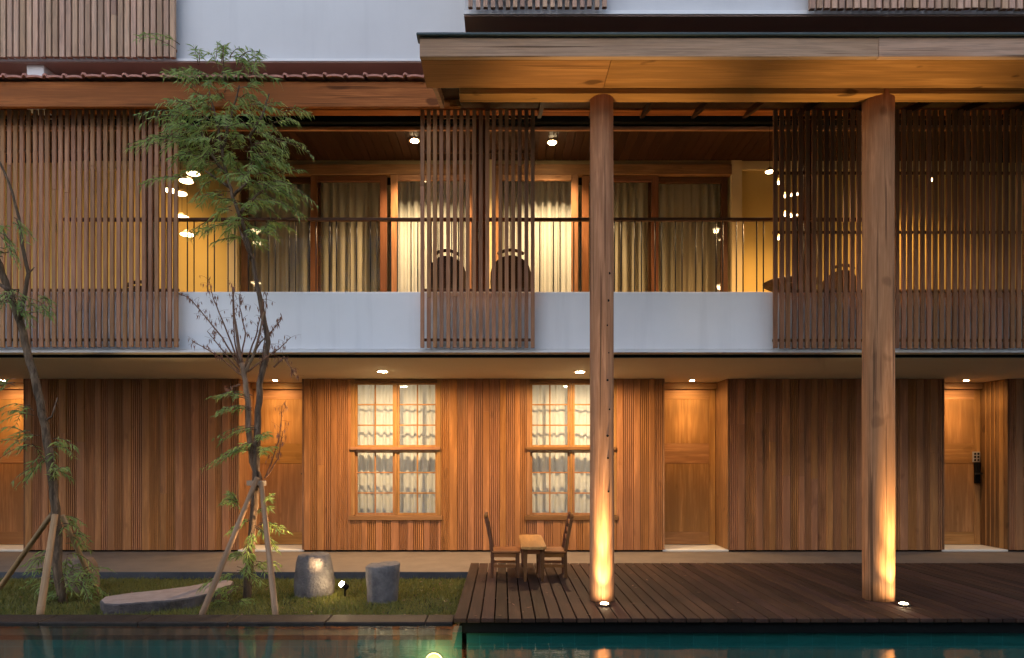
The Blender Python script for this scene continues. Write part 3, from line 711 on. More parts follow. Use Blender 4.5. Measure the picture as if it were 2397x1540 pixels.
for (px, py, lab) in ((970, 328, 'starry recessed balcony ceiling lamp left of the central screen'), (1292, 332, 'starry recessed balcony ceiling lamp right of the central screen')):
    D = (CZ - CAMZ) * F / (CY - py); xx = PX(px, D)
    dl = thing('balcony_downlight', lab, 'ceiling lamp', (xx, D, CZ), 'balcony ceiling lamps')
    part('lamp_rim', MB().lathe([(.075, CZ - .001), (.075, CZ - .012), (.056, CZ - .012)], xx, D, 24), 'brass', dl)
    part('lamp_lens', MB().lathe([(.055, CZ - .011), (.05, CZ - .02)], xx, D, 20), 'lamp_glow', dl)
    light('balcony_lamp', 'SPOT', (xx, D, CZ - .04), 170, dl, WARM2, (xx, D + .25, FL), 128, .8, .03)

# pendant clusters
def pendant(px, py, D, power, lab, sz=.09, group='left pendant cluster', aim=0.0):
    p = P3(px, py, D); t_ = thing('pendant_lamp', lab, 'pendant lamp', p, group)
    part('cord', MB().tube([(p.x, p.y, p.z + .058), (p.x, p.y, CZ)], .003, 5), 'black', t_)
    part('lamp_shade', MB().lathe([(sz, p.z), (sz * .97, p.z + .004), (sz * .6, p.z + .035), (.012, p.z + .06)], p.x, p.y, 24), 'brass', t_, smooth=False)
    part('bulb', MB().lathe([(sz * .35, p.z - .014), (sz * .85, p.z - .008), (sz * .93, p.z - .002)], p.x, p.y, 20), 'lamp_glow_soft', t_)
    if power: light('pendant_bulb', 'SPOT', (p.x, p.y, p.z - .03), power * 1.1, t_, WARM, (p.x + aim, p.y + .05 + abs(aim) * .5, p.z - 1.6), 165, .7, .04)
LP = [(452, 406, 8.9, 3, 'upper right of the tilted disc lamps left of the willow crown'), (436, 424, 8.75, 0, 'disc lamp just below the topmost one beside the willow'),
      (422, 453, 9.0, 0, 'lamp peeking past the edge of the left screen'), (438, 549, 8.8, 3, 'lone lowest disc lamp just under the handrail by the willow'),
      (400, 446, 8.9, 24, 'lamp glowing through the last gaps of the left screen'), (426, 508, 9.05, 0, 'lamp at handrail height by the left screen edge')]
for a in LP: pendant(*a, aim=-2.2 if a[0] == 400 else 0.0)
RP = [(1801, 402, 8.9, 10, 'topmost pendant lamp at the edge of the right screen'), (1824, 427, 8.85, 0, 'pendant seen through slats below the topmost right one'),
      (1841, 458, 8.8, 42, 'brightest star shaped pendant behind the right screen'), (1858, 455, 9.0, 0, 'small pendant close beside the brightest right one'),
      (1840, 502, 8.9, 0, 'pendant just above handrail level behind right screen'), (1856, 504, 9.1, 0, 'pendant at handrail level furthest from screen edge'),
      (1824, 557, 8.8, 16, 'lowest pendant behind the right screen below the handrail'), (2181, 420, 9.2, 40, 'single pendant behind slats right of the thick column')]
for a in RP: pendant(*a, sz=.06, group='right pendant cluster')

# balcony chairs
def tub_chair(px, D, lab, h=1.0, w_=.46, rot=0):
    xx = PX(px, D); t_ = thing('balcony_chair', lab, 'chair', (xx, D, FL), 'dark balcony chairs')
    mb = MB(); n_ = 14; z0 = FL + .36; vs = []; fs = []
    for i in range(n_ + 1):
        a = math.pi * (1 + i / n_) + rot; q = math.sin(math.pi * i / n_); top = FL + h * (.66 + .26 * q ** .6)
        for (r_, z) in ((w_ / 2, z0), (w_ / 2 * 1.06, top), (w_ / 2 * 1.0, top + .01), (w_ / 2 - .03, z0)):
            vs.append((xx + math.cos(a) * r_, D + .1 + math.sin(a) * r_, z))
    for i in range(n_):
        for j in range(4): fs.append((i * 4 + j, (i + 1) * 4 + j, (i + 1) * 4 + (j + 1) % 4, i * 4 + (j + 1) % 4))
    fs += [(0, 1, 2, 3), (n_ * 4 + 3, n_ * 4 + 2, n_ * 4 + 1, n_ * 4)]
    part('backrest', mb.add(vs, fs), 'wicker', t_)
    mb = MB(); pts = []
    for i in range(9):
        a = math.pi * (1.28 + .44 * i / 8) + rot; pts.append((xx + math.cos(a) * w_ * .5, D + .1 + math.sin(a) * w_ * .5, FL + h * .965 + .03 * math.sin(math.pi * i / 8)))
    part('top_rail', mb.tube(pts, .022, 8), 'wicker', t_)
    part('seat', MB().lathe([(w_ * .46, FL + .36), (w_ * .5, FL + .38), (w_ * .5, FL + .42), (w_ * .46, FL + .44)], xx, D + .1, 20), 'wicker', t_)
    for sx_ in (-1, 1):
        for sy_ in (-1, 1): part('leg', MB().tube([(xx + sx_ * w_ * .33, D + .1 + sy_ * w_ * .33, FL + .37), (xx + sx_ * w_ * .4, D + .1 + sy_ * w_ * .4, FL + .002)], [.018, .012], 8), 'wicker', t_)
tub_chair(1046, 8.72, 'dark rounded balcony chair behind the left half of central screen')
tub_chair(1195, 8.72, 'dark rounded balcony chair behind the right half of central screen', w_=.5)
tub_chair(1965, 9.1, 'dark balcony chair glimpsed through slats beside the thick column', h=.92)
tub_chair(345, 8.9, 'low dark chair glimpsed behind the left balcony screen', h=.62, w_=.6)
tx = PX(1850, 8.75)
t_ = thing('balcony_table', 'low dark round table at the edge of the right balcony screen', 'table', (tx, 8.75, FL))
part('tabletop', MB().lathe([(.28, FL + .57), (.33, FL + .60), (.34, FL + .63), (.30, FL + .65)], tx, 8.75, 28), 'wicker', t_)
part('pedestal', MB().lathe([(.16, FL + .002), (.05, FL + .06), (.05, FL + .57)], tx, 8.75, 16), 'wicker', t_)

# ------------------------------------------------------------------ tiled eave on the left
FE = 7.70
ef0, ef1 = PZ(250, FE), PZ(191, FE)
xe = PX(1077, FE)
tile_roof = thing('tiled_eave', 'red clay tiled eave with deep timber fascia on the left', 'roof', (-3, FE, ef0))
part('fascia_board', MB().box(XL, xe - .12, FE, FE + .05, ef0, ef1, .004), 'beam_x', tile_roof)
mb = MB().prism([(xe - .12 + .001, ef1), (xe - .12 + .001, ef0), (xe, ef0), (xe - .10, ef1)], 'y', FE, FE + .05); part('fascia_end', mb, 'beam_x', tile_roof)
part('fascia_edge', MB().prism([(xe - .135, ef1), (xe - .095, ef1), (xe + .012, ef0 - .004), (xe - .022, ef0 - .004)], 'y', FE - .012, FE - .001), 'soffit_x', tile_roof)
part('roof_underside', MB().add([(XL, 7.76, ef1 - .02), (xe - .1, 7.76, ef1 - .02), (xe - .1, 8.9, ef1 + .26), (XL, 8.9, ef1 + .26), (XL, 7.76, ef1), (xe - .1, 7.76, ef1), (xe - .1, 8.9, ef1 + .28), (XL, 8.9, ef1 + .28)],
     [(0, 1, 2, 3), (4, 7, 6, 5), (0, 4, 5, 1), (2, 6, 7, 3), (1, 5, 6, 2), (0, 3, 7, 4)]), 'dark_x', tile_roof)
def tile_mesh():
    pit = .225; prof = []
    for i in range(7): a = math.pi * i / 6; prof.append((.024 - .024 * math.cos(a), .012 + .03 * math.sin(a)))
    for i in range(1, 7): u_ = i / 6; prof.append((.048 + (pit + .008 - .048) * u_, .012 + .012 * math.sin(math.pi * u_) - .006 * u_))
    th = .022; L_ = .36; sl = math.tan(R(12)); vs = []; k_ = len(prof)
    for (yy, lift) in ((0, 0), (L_, 0)):
        for (u_, v_) in prof: vs.append((u_, yy, v_ + th + yy * sl))
        for (u_, v_) in prof: vs.append((u_, yy, v_ + yy * sl))
    fs = []
    for i in range(k_ - 1):
        fs += [(i, i + 1, 2 * k_ + i + 1, 2 * k_ + i), (k_ + i, 3 * k_ + i, 3 * k_ + i + 1, k_ + i + 1), (i, k_ + i, k_ + i + 1, i + 1), (2 * k_ + i, 2 * k_ + i + 1, 3 * k_ + i + 1, 3 * k_ + i)]
    return MB().add(vs, fs).add([(.032 + .022 * math.cos(a), .02, .05 + .02 * math.sin(a)) for a in [2 * math.pi * q / 8 for q in range(8)]], [tuple(range(8))]).mesh('roof_tile', (0, 0, 0), False, ('tile_clay',))
tm = tile_mesh()
for row in range(3):
    x = XL
    while x < xe - .28:
        o = inst('roof_tile', tm, (x + random.uniform(-.004, .004), FE - .06 + row * .30 + random.uniform(-.012, .012), ef1 + .002 + row * .30 * math.tan(R(12)) + row * .018 + random.uniform(-.003, .004)), tile_roof)
        o.rotation_euler.z = random.uniform(-.012, .012); x += .225

# ------------------------------------------------------------------ canopy on log columns
CF, CB = 5.756, 6.25
cz = PZ(133, CF); ct = PZ(88, CF); cx0 = PX(982, CF)
can = thing('canopy', 'timber canopy with weathered fascia carried by two log columns', 'canopy', (3, CF, cz))
xj = PX(2056, CF); x = cx0
part('fascia_board', MB().box(cx0, xj - .001, CF, CF + .05, cz, ct, .004), 'weathered_x', can)
part('fascia_board', MB().box(xj + .001, XR, CF, CF + .05, cz, ct + .002, .004), 'weathered_x', can)
xj2 = PX(1432, CF)
part('soffit_board', MB().box(cx0 + .003, xj2 - .0015, CF + .052, CB, cz + .002, cz + .03, .002), 'soffit_x', can)
part('soffit_board', MB().box(xj2 + .0015, XR, CF + .052, CB, cz + .001, cz + .03, .002), 'soffit_x', can)
def slopez(y): return ct - .05 + (y - CF) * math.tan(R(14))
part('end_board', MB().prism([(CF + .052, cz + .032), (CF + .052, ct - .002), (7.62, slopez(7.62) + .055), (7.62, slopez(7.62) - .06)], 'x', cx0 + .002, cx0 + .045), 'weathered_x', can)
part('gutter', MB().box(cx0 - .025, XR, CF - .03, CF + .10, ct + .003, PZ(80, CF), .006), 'gutter', can)
bz = PZ(220, 6.255)
part('column_beam', MB().box(cx0 + .30, XR, 6.255, 6.255 * 848 / 828, bz, cz + .06, .004), 'soffit_x', can)
part('roof_sheet', MB().add([(cx0, CF + .05, slopez(CF) + .06), (XR, CF + .05, slopez(CF) + .06), (XR, 8.3, slopez(8.3) + .06), (cx0, 8.3, slopez(8.3) + .06),
      (cx0, CF + .05, slopez(CF) + .09), (XR, CF + .05, slopez(CF) + .09), (XR, 8.3, slopez(8.3) + .09), (cx0, 8.3, slopez(8.3) + .09)],
     [(0, 3, 2, 1), (4, 5, 6, 7), (0, 1, 5, 4), (2, 3, 7, 6), (0, 4, 7, 3), (1, 2, 6, 5)]), ('ceil_y'), can)
x = cx0 + .5
while x < XR - .1:
    part('rafter', MB().add([(x + dx, y_, slopez(y_) + dz) for y_ in (6.3, 8.28) for dx in (0, .045) for dz in (-.012, .055)], [(0, 1, 3, 2), (4, 6, 7, 5), (0, 4, 5, 1), (2, 3, 7, 6), (0, 2, 6, 4), (1, 5, 7, 3)]), 'ceil_y', can); x += .62

COLS = [(1408, .1125, 0.907, 'slimmer log column beside the deck chairs, lit from below'), (2055, .136, 3.60, 'thicker log column at the right, lit from below')]
for i, (px, r_, lx, lab) in enumerate(COLS):
    cyy = CB + r_ + .004; xx = PX(px, cyy)
    c_ = thing('log_column', lab, 'column', (xx, cyy, DK), 'log columns')
    rr = random.Random(50 + i); ph = [rr.uniform(0, 6.3) for _ in range(4)]
    wob = lambda a, z: 1 + .018 * math.sin(2 * a + ph[0] + z * .4) + .012 * math.sin(3 * a + ph[1] - z * .7) + .006 * math.sin(7 * a + ph[2])
    zs = np.linspace(DK + .002, cz - .004, 22)
    prof = [(r_ * (1.0 - .02 * k_ / 21 + .012 * math.sin(z * 1.9 + ph[3])), z) for k_, z in enumerate(zs)]
    part('shaft', MB().lathe(prof, xx, cyy, 40, wob), 'column_z', c_, smooth=True)
    if i == 0:
        for q, py in enumerate((704, 762, 826, 890, 958, 1020, 1072, 1150, 640)):
            p = P3(1424 + rr.uniform(-4, 2), py, CB + .02)
            dx = p.x - xx; yy = cyy - math.sqrt(max(r_ * r_ - dx * dx, 0)) * .995
            part('peg_hole', MB().tube([(p.x, yy - .006, p.z), (p.x, yy + .02, p.z)], rr.uniform(.006, .012), 8), 'black', c_)
    up = thing('ground_uplight', ['small uplight set in the deck before the slimmer column', 'small uplight set in the deck before the thicker column'][i], 'uplight', (lx, 6.14, DK), 'column uplights')
    part('lamp_rim', MB().lathe([(.055, DK + .001), (.055, DK + .010), (.04, DK + .014)], lx, 6.14, 20), 'blackmetal', up)
    part('lamp_lens', MB().lathe([(.036, DK + .013), (.032, DK + .019)], lx, 6.14, 16), 'lamp_glow', up)
    light('uplight_lamp', 'SPOT', (lx, 6.13, DK + .04), 40, up, GOLD, (lx + (xx - lx) * .3, 6.30, DK + 2.2), 88, 1, .02)
    light('uplight_beam', 'SPOT', (lx, 6.13, DK + .04), 230, up, GOLD, (lx + (xx - lx) * .35, 6.25, DK + 2.0), 34, 1, .02)

# ------------------------------------------------------------------ timber deck
dk = thing('timber_deck', 'dark wet timber deck boards beside the pool', 'deck', (3, 7, DK - .04))
dx0 = PX(1062, 5.64); x = dx0; i = 0
while x < XR - .2:
    part('deck_board', MB().box(x, x + .103, 5.64 + random.uniform(-.004, .004), 8.575, DK - .035 - random.uniform(0, .002), DK - random.uniform(0, .0025), .004), 'deck_y', dk)
    x += .1135
part('deck_fascia', MB().box(dx0 + .08, XR, 5.70, 5.74, WAT - .008, DK - .04), 'black', dk)
part('side_fascia', MB().box(dx0 + .06, dx0 + .10, 5.745, 8.57, -.5, DK - .04), 'black', dk)
part('joist', MB().box(dx0 + .11, XR, 6.6, 6.7, -.3, DK - .04).box(dx0 + .11, XR, 7.7, 7.8, -.3, DK - .04), 'black', dk)
part('deck_underside', MB().box(dx0 + .11, XR, 5.745, 8.57, -.4, -.32), 'black', dk)

# ------------------------------------------------------------------ table and chairs on the deck
TY0, TY1 = 7.20, 8.36; tzt = .497
x0, x1 = PX(1219.5, 7.2), PX(1280, 7.2)
tb = thing('deck_table', 'narrow honey coloured wooden table between the two chairs', 'table', ((x0 + x1) / 2, 7.8, DK))
xc = (x0 + x1) / 2; hw = (x1 - x0) / 2; rnd_ = []
def rrect(cx_, cy_, hx, hy, r_, n_=5):
    out = []
    for (sx_, sy_, a0) in ((1, 1, 0), (-1, 1, 90), (-1, -1, 180), (1, -1, 270)):
        for q in range(n_ + 1):
            a = R(a0 + 90 * q / n_); out.append((cx_ + sx_ * (hx - r_) + r_ * math.cos(a), cy_ + sy_ * (hy - r_) + r_ * math.sin(a)))
    return out
part('tabletop', MB().prism(rrect(xc, (TY0 + TY1) / 2, hw, (TY1 - TY0) / 2, .07), 'z', tzt - .026, tzt - .004).prism(rrect(xc, (TY0 + TY1) / 2, hw - .006, (TY1 - TY0) / 2 - .006, .066), 'z', tzt - .0038, tzt), 'table_y', tb)
for yy in (TY0 + .09, TY1 - .09):
    for s_ in (-1, 1):
        part('leg', MB().add([(xc + s_ * (hw - .045) + a * w_, yy + c * w_, z) for (z, w_) in ((tzt - .027, .026), (DK + .001, .013)) for (a, c) in ((-1, -1), (1, -1), (1, 1), (-1, 1))],
             [(0, 1, 2, 3), (4, 7, 6, 5), (0, 4, 5, 1), (1, 5, 6, 2), (2, 6, 7, 3), (3, 7, 4, 0)]), 'chair_z', tb)
    part('apron', MB().box(xc - hw + .06, xc + hw - .06, yy - .012, yy + .012, tzt - .085, tzt - .03, .002), 'chair_x', tb)
def deck_chair(xb, dirn, lab):
    """xb: outer back leg; dirn: +1 faces right"""
    y0, y1 = 7.50, 7.86; sz = .298; dp = .285
    t_ = thing('deck_chair', lab, 'chair', (xb + dirn * dp / 2, 7.68, DK), 'wooden chairs on the deck')
    zz = DK + sz; w_ = .032
    X_ = lambda u: xb + dirn * u
    part('seat', MB().box(X_(.0), X_(dp + .03), y0 - .012, y1 + .012, zz - .022, zz, .006), 'chair_x', t_)
    for yy in (y0 + .02, y1 - .02):
        part('leg', MB().box(X_(dp - .02), X_(dp + .018), yy - w_ / 2, yy + w_ / 2, DK + .001, zz - .023, .003), 'chair_z', t_)
        pts = []
        for (u, z) in ((.0, DK + .001), (.004, zz - .03), (-.018, zz + .12), (-.068, DK + .665)): pts.append((u, z))
        vs = []
        for (u, z) in pts:
            for (a, c) in ((-.5, -1), (.5, -1), (.5, 1), (-.5, 1)): vs.append((X_(u + a * .034), yy + c * w_ / 2, z))
        fs = [(3, 2, 1, 0)]
        for q in range(3): fs += [(q * 4 + j, q * 4 + (j + 1) % 4, q * 4 + 4 + (j + 1) % 4, q * 4 + 4 + j) for j in range(4)]
        fs.append((12, 13, 14, 15)); part('back_post', MB().add(vs, fs), 'chair_z', t_)
        part('finial', MB().lathe([(.012, DK + .66), (.021, DK + .672), (.021, DK + .69), (.010, DK + .702)], X_(-.07), yy, 12), 'chair_x', t_, smooth=True)
        part('side_stretcher', MB().box(X_(.012), X_(dp - .021), yy - .009, yy + .009, DK + .115, DK + .145, .002), 'chair_x', t_)
        part('seat_rail', MB().box(X_(.012), X_(dp - .021), yy - .011, yy + .011, zz - .07, zz - .0225, .002), 'chair_x', t_)
    for (u, z) in ((-.06, DK + .60), (-.043, DK + .51), (-.028, DK + .43)):
        part('back_slat', MB().box(X_(u - .009), X_(u + .009), y0 + .037, y1 - .037, z - .025, z + .025, .003), 'chair_x', t_)
    part('cross_stretcher', MB().box(X_(dp - .009), X_(dp + .009), y0 + .037, y1 - .037, DK + .14, DK + .17, .002), 'chair_x', t_)
deck_chair(PX(1151, 7.5), 1, 'small wooden chair left of the deck table')
deck_chair(PX(1324, 7.5), -1, 'small wooden chair between the deck table and the slim column')

# ------------------------------------------------------------------ stones in the lawn
def rock(name, lab, cat, cx_, cy_, prof, mat, seed, wobs=.06, el=1.0, tilt=0.0, group=None):
    rr = random.Random(seed); ph = [rr.uniform(0, 6.3) for _ in range(6)]
    wob = lambda a, z: 1 + wobs * (math.sin(2 * a + ph[0] + z * 3) + .6 * math.sin(3 * a + ph[1] - z * 5) + .35 * math.sin(5 * a + ph[2] + z * 7))
    mb = MB().lathe(prof, 0, 0, 48, wob)
    mb.v = [tuple(Vector(p_) * (1 + .035 * mnoise.noise(Vector(p_) * 9 + Vector((seed, 0, 0))) + .018 * mnoise.noise(Vector(p_) * 23))) for p_ in mb.v]
    mb.v = [(cx_ + x_, cy_ + y_ * el, z_ + tilt * x_ * max(0, (z_ - GR)) * 4) for (x_, y_, z_) in mb.v]
    o = part(name, mb, mat, smooth=True, origin=(cx_, cy_, GR))
    o.data.set_sharp_from_angle(angle=R(40))
    return tag(o, lab, cat, group)
D1 = 7.62
rock('stone_stool', 'rounded grey boulder stool left of the garden spotlight', 'stone', PX(735, D1), D1, [(.19, GR - .08), (.208, GR), (.214, GR + .10), (.208, GR + .22), (.192, GR + .33), (.178, GR + .40), (.165, GR + .425), (.12, GR + .437), (.03, GR + .44)], 'rock_grey', 4, .022, group='stone stools on the lawn')
D2 = 7.32
rock('stone_stool', 'flat topped grey stone stool right of the garden spotlight', 'stone', PX(895, D2), D2, [(.155, GR - .08), (.162, GR), (.17, GR + .12), (.18, GR + .25), (.187, GR + .345), (.182, GR + .36), (.165, GR + .367), (.03, GR + .37)], 'rock_grey', 9, .018, tilt=.05, group='stone stools on the lawn')
D3 = 7.9
rock('boulder', 'brown boulder behind the leaning tree and its bamboo props', 'stone', PX(193, D3), D3, [(.17, GR - .08), (.185, GR + .02), (.18, GR + .14), (.165, GR + .26), (.12, GR + .345), (.03, GR + .37)], 'rock_brown', 12, .04)
def on_ground(x_, y_, h): D = (CAMZ - h) * F / (y_ - CY); return Vector((PX(x_, D), D, h))
top = [(237, 1404), (248, 1396), (300, 1388), (370, 1381), (440, 1372), (500, 1361), (530, 1357), (545, 1360), (538, 1370), (505, 1384), (455, 1396), (400, 1404), (340, 1408), (280, 1413), (245, 1412)]
sh = GR + .085
tp = [on_ground(a, c, sh) for a, c in top]
vs = []; k_ = len(tp); rr = random.Random(5); cen = sum(tp, Vector()) / k_
for q in tp: vs.append(q)
for q in tp: vs.append(Vector((q.x, q.y, sh - .014)) + (q - cen).normalized() * .012)
for q in tp: vs.append(Vector((q.x, q.y, GR - .05)) + (q - cen).normalized() * rr.uniform(-.03, .02))
fs = [tuple(range(k_))[::-1]]
for lv in (0, 1): fs += [(lv * k_ + i, lv * k_ + (i + 1) % k_, (lv + 1) * k_ + (i + 1) % k_, (lv + 1) * k_ + i) for i in range(k_)]
mbs = MB().add(vs, fs); mbs.mi = [0] + [1] * (len(fs) - 1)
sl_ = part('stone_slab', mbs, ('rock_slab_top', 'rock_side_shaded')); tag(sl_, 'long flat pinkish stone slab lying on the lawn', 'stone slab')

# ------------------------------------------------------------------ garden spotlight
gp = P3(802, 1367, 7.40); gb = Vector((gp.x + .02, 7.42, GR))
gs = thing('garden_spotlight', 'bright spike spotlight on the lawn between two stone stools', 'spotlight', gb)
part('spike', MB().tube([gb, (gb.x, gb.y, gp.z - .03)], [.008, .012], 8), 'black', gs)
part('lamp_housing', MB().tube([(gp.x + .045, 7.43, gp.z - .045), (gp.x - .005, 7.40, gp.z - .002)], [.028, .036], 14), 'black', gs)
part('lamp_lens', MB().tube([(gp.x - .006, 7.3985, gp.z - .001), (gp.x - .016, 7.39, gp.z + .008)], [.032, .028], 14), 'lamp_glow', gs)
light('garden_lamp', 'SPOT', (gp.x - .04, 7.37, gp.z + .03), 85, gs, WARM2, (PX(612, 7.3), 7.22, .85), 62, 1, .03)
light('garden_lamp_spill', 'POINT', (gp.x - .03, 7.33, gp.z + .05), .8, gs, WARM2, rad=.03)

# ------------------------------------------------------------------ trees
def leaf_add(V, Fc, base, d, L_, W_, rr):
    d = d.normalized(); side = d.cross(Vector((rr.uniform(-1, 1), rr.uniform(-1.6, .4), rr.uniform(-.3, 1)))); side = side.normalized() if side.length > 1e-4 else Vector((1, 0, 0))
    m_ = base + d * (L_ * .45); tip = base + d * L_ + Vector((0, 0, -L_ * .22)); k_ = len(V)
    q1 = base + d * (L_ * .22)
    V += [tuple(base), tuple(q1 + side * W_ * .42), tuple(q1 - side * W_ * .42), tuple(m_ + side * W_ * .5 + Vector((0, 0, -L_ * .02))), tuple(m_ - side * W_ * .5 + Vector((0, 0, -L_ * .02))), tuple(tip)]
    Fc += [(k_, k_ + 2, k_ + 1), (k_ + 1, k_ + 2, k_ + 4, k_ + 3), (k_ + 3, k_ + 4, k_ + 5)]
def spray(V, Fc, tw, p0, d, L_, nleaf, rr, ll=.13, lw=.015, droop=.55):
    """a twig that arches over, with narrow leaves hanging along it"""
    d = d.normalized(); pts = []; n_ = 7
    for i in range(n_ + 1):
        u = i / n_; pts.append(p0 + d * (L_ * u) + Vector((0, 0, -droop * L_ * u * u)))
    tw.tube(pts, [.0045 * (1 - .75 * i / n_) + .0008 for i in range(n_ + 1)], 4, cap=False)
    for q in range(nleaf):
        u = .12 + .88 * (q + rr.random()) / nleaf; i = min(int(u * n_), n_ - 1); b_ = pts[i].lerp(pts[i + 1], u * n_ - i)
        t_ = (pts[i + 1] - pts[i]).normalized(); sd_ = t_.cross(Vector((0, 0, 1))); sd_ = sd_.normalized() if sd_.length > 1e-3 else Vector((1, 0, 0))
        s_ = 1 if q % 2 else -1
        dd = t_ * rr.uniform(.35, .75) + sd_ * s_ * rr.uniform(.3, .95) + Vector((0, 0, rr.uniform(-.7, .3)))
        leaf_add(V, Fc, b_, dd, ll * rr.uniform(.6, 1.1) * (1 - .25 * u), lw * rr.uniform(.8, 1.25), rr)
def jitter_path(pts, rr, a=.01, sub=3):
    out = []
    for i in range(len(pts) - 1):
        for q in range(sub): out.append(pts[i].lerp(pts[i + 1], q / sub) + Vector((rr.uniform(-a, a), rr.uniform(-a, a), 0)))
    return out + [pts[-1]]
def interp(tab, v):
    for (a, b0, c0), (a2, b2, c2) in zip(tab, tab[1:]):
        if a <= v <= a2: u = (v - a) / (a2 - a); return b0 + (b2 - b0) * u, c0 + (c2 - c0) * u
    return tab[-1][1:]
TD = 7.31
rr = random.Random(77)
wil = thing('willow_tree', 'slender propped tree with feathery green crown and dead side shoots', 'tree', on_ground(578, 1402, GR))
trunk_px = [(578, 1406), (583, 1330), (590, 1250), (598, 1150), (602, 1050), (604, 960), (608, 900), (622, 840), (626, 800), (616, 740), (602, 670), (592, 610), (578, 560), (562, 510), (545, 460), (530, 410), (520, 350)]
tp = [P3(a, c, TD + .05 * math.sin(c * .01)) for a, c in trunk_px]; tp[0].z = GR - .03
path = jitter_path(tp, rr, .007, 3); k_ = len(path)
part('trunk', MB().tube(path, [.045 - .031 * (i / (k_ - 1)) ** .9 for i in range(k_)], 12, jit=.09, rnd=rr), 'bark', wil, origin=tp[0], smooth=True)
br_px = [[(606, 1125), (592, 1080), (582, 1000), (580, 940), (574, 890), (566, 850)], [(566, 850), (556, 800), (548, 740), (545, 672)], [(570, 880), (590, 840), (604, 800), (618, 730)],
         [(545, 460), (575, 430), (590, 380), (585, 320)], [(530, 410), (500, 370), (470, 330)], [(520, 350), (505, 280), (490, 215)], [(520, 350), (540, 280), (560, 200)], [(562, 500), (598, 460), (640, 430)], [(540, 440), (510, 420), (480, 400)],
         [(585, 320), (615, 270), (630, 220)], [(592, 610), (570, 560), (556, 520)]]
for q, bp_ in enumerate(br_px):
    pts = jitter_path([P3(a, c, TD + (.0 if q < 3 else rr.uniform(-.15, .15) * min(1, j_))) for j_, (a, c) in enumerate(bp_)], rr, .006, 3); k_ = len(pts)
    r0 = .04 if q == 0 else (.022 if q < 3 else .018)
    part('branch', MB().tube(pts, [r0 * (1 - (.35 if q == 0 else .7) * i / k_) for i in range(k_)], 8, jit=.08, rnd=rr), 'bark_pale' if q < 3 else 'bark', wil, smooth=True)
# live crown
env = [(105, 455, 575), (150, 415, 615), (200, 385, 655), (260, 360, 675), (320, 350, 690), (380, 395, 700), (430, 440, 705), (480, 480, 690), (540, 520, 660), (600, 555, 640)]
V, Fc, tw = [], [], MB()
N = 240
for q in range(N):
    py = 130 + 440 * rr.random() ** 1.05
    if rr.random() < .35: py = rr.uniform(230, 440)
    a, c = interp(env, py); mid = (a + c) / 2 + rr.uniform(-12, 12); hwid = (c - a) / 2
    u = rr.uniform(-1, 1); px = mid + u * hwid * .55
    D = TD + rr.uniform(-.5, .5) * (1 - .5 * abs(u))
    p0 = P3(px, py, D)
    d = Vector((u * 1.1 + rr.uniform(-.5, .5), rr.uniform(-.8, .8), rr.uniform(-.1, .55) + (.5 if py < 220 else 0)))
    spray(V, Fc, tw, p0, d, rr.uniform(.18, .38), rr.randint(15, 24), rr, .12, .0135, rr.uniform(.2, .7))
for (px, py, dx_, dz_, L_) in ((420, 270, -1, .2, .45), (400, 320, -1, .05, .42), (430, 330, -1, .12, .5), (430, 410, -1, .1, .42), (640, 330, 1, .0, .42), (650, 430, 1, -.2, .42), (640, 470, 1, -.25, .36), (520, 150, .1, 1, .3), (465, 150, -.1, 1, .28), (600, 170, .1, 1, .26), (415, 110, -1, .75, .5), (640, 280, 1, .3, .3), (660, 260, 1, .2, .3), (500, 520, -.6, -.1, .3)):
    for _ in range(2): spray(V, Fc, tw, P3(px + rr.uniform(-10, 10), py + rr.uniform(-8, 8), TD + rr.uniform(-.3, .2)), Vector((dx_, rr.uniform(-.5, .2), dz_)), L_, 20, rr, .12, .0125, .4)
# lower live shoots
for (px, py, dx_, dz_, L_) in ((590, 960, -1, .35, .42), (600, 1000, -1, .1, .4), (585, 930, -.8, .4, .38), (600, 1050, -1, .08, .52), (598, 1035, -1, .0, .36), (604, 1030, .4, .5, .2), (612, 1060, .3, .3, .2),
                            (585, 1215, -.8, -.1, .2), (600, 1200, .4, .4, .2), (608, 1225, .9, .2, .33), (600, 1235, .9, -.3, .3), (590, 1240, -.1, -.5, .25), (560, 1190, -.2, .8, .3), (555, 1180, -.3, .5, .25), (620, 1170, .2, .4, .15),
                            (575, 1300, -.5, .2, .2), (600, 1320, .5, .2, .28), (560, 1345, -1, .1, .42), (565, 1375, -.8, .25, .3), (545, 1410, -.6, .3, .28), (555, 1410, .6, .3, .25), (540, 1405, -.2, .6, .22), (585, 1290, .0, -.4, .2), (560, 1330, .8, .0, .3)):
    for _ in range(4): spray(V, Fc, tw, P3(px + rr.uniform(-6, 6), py + rr.uniform(-6, 6), TD - .06 + rr.uniform(-.1, .08)), Vector((dx_, rr.uniform(-.6, .2), dz_)), L_ * rr.uniform(.8, 1.1), 15, rr, .105, .0125, .45)
tag(part('twigs', tw, 'bark', wil), kind='stuff'); tag(part('crown', MB().add(V, Fc), 'leaf', wil, origin=P3(530, 400, TD)), kind='stuff')
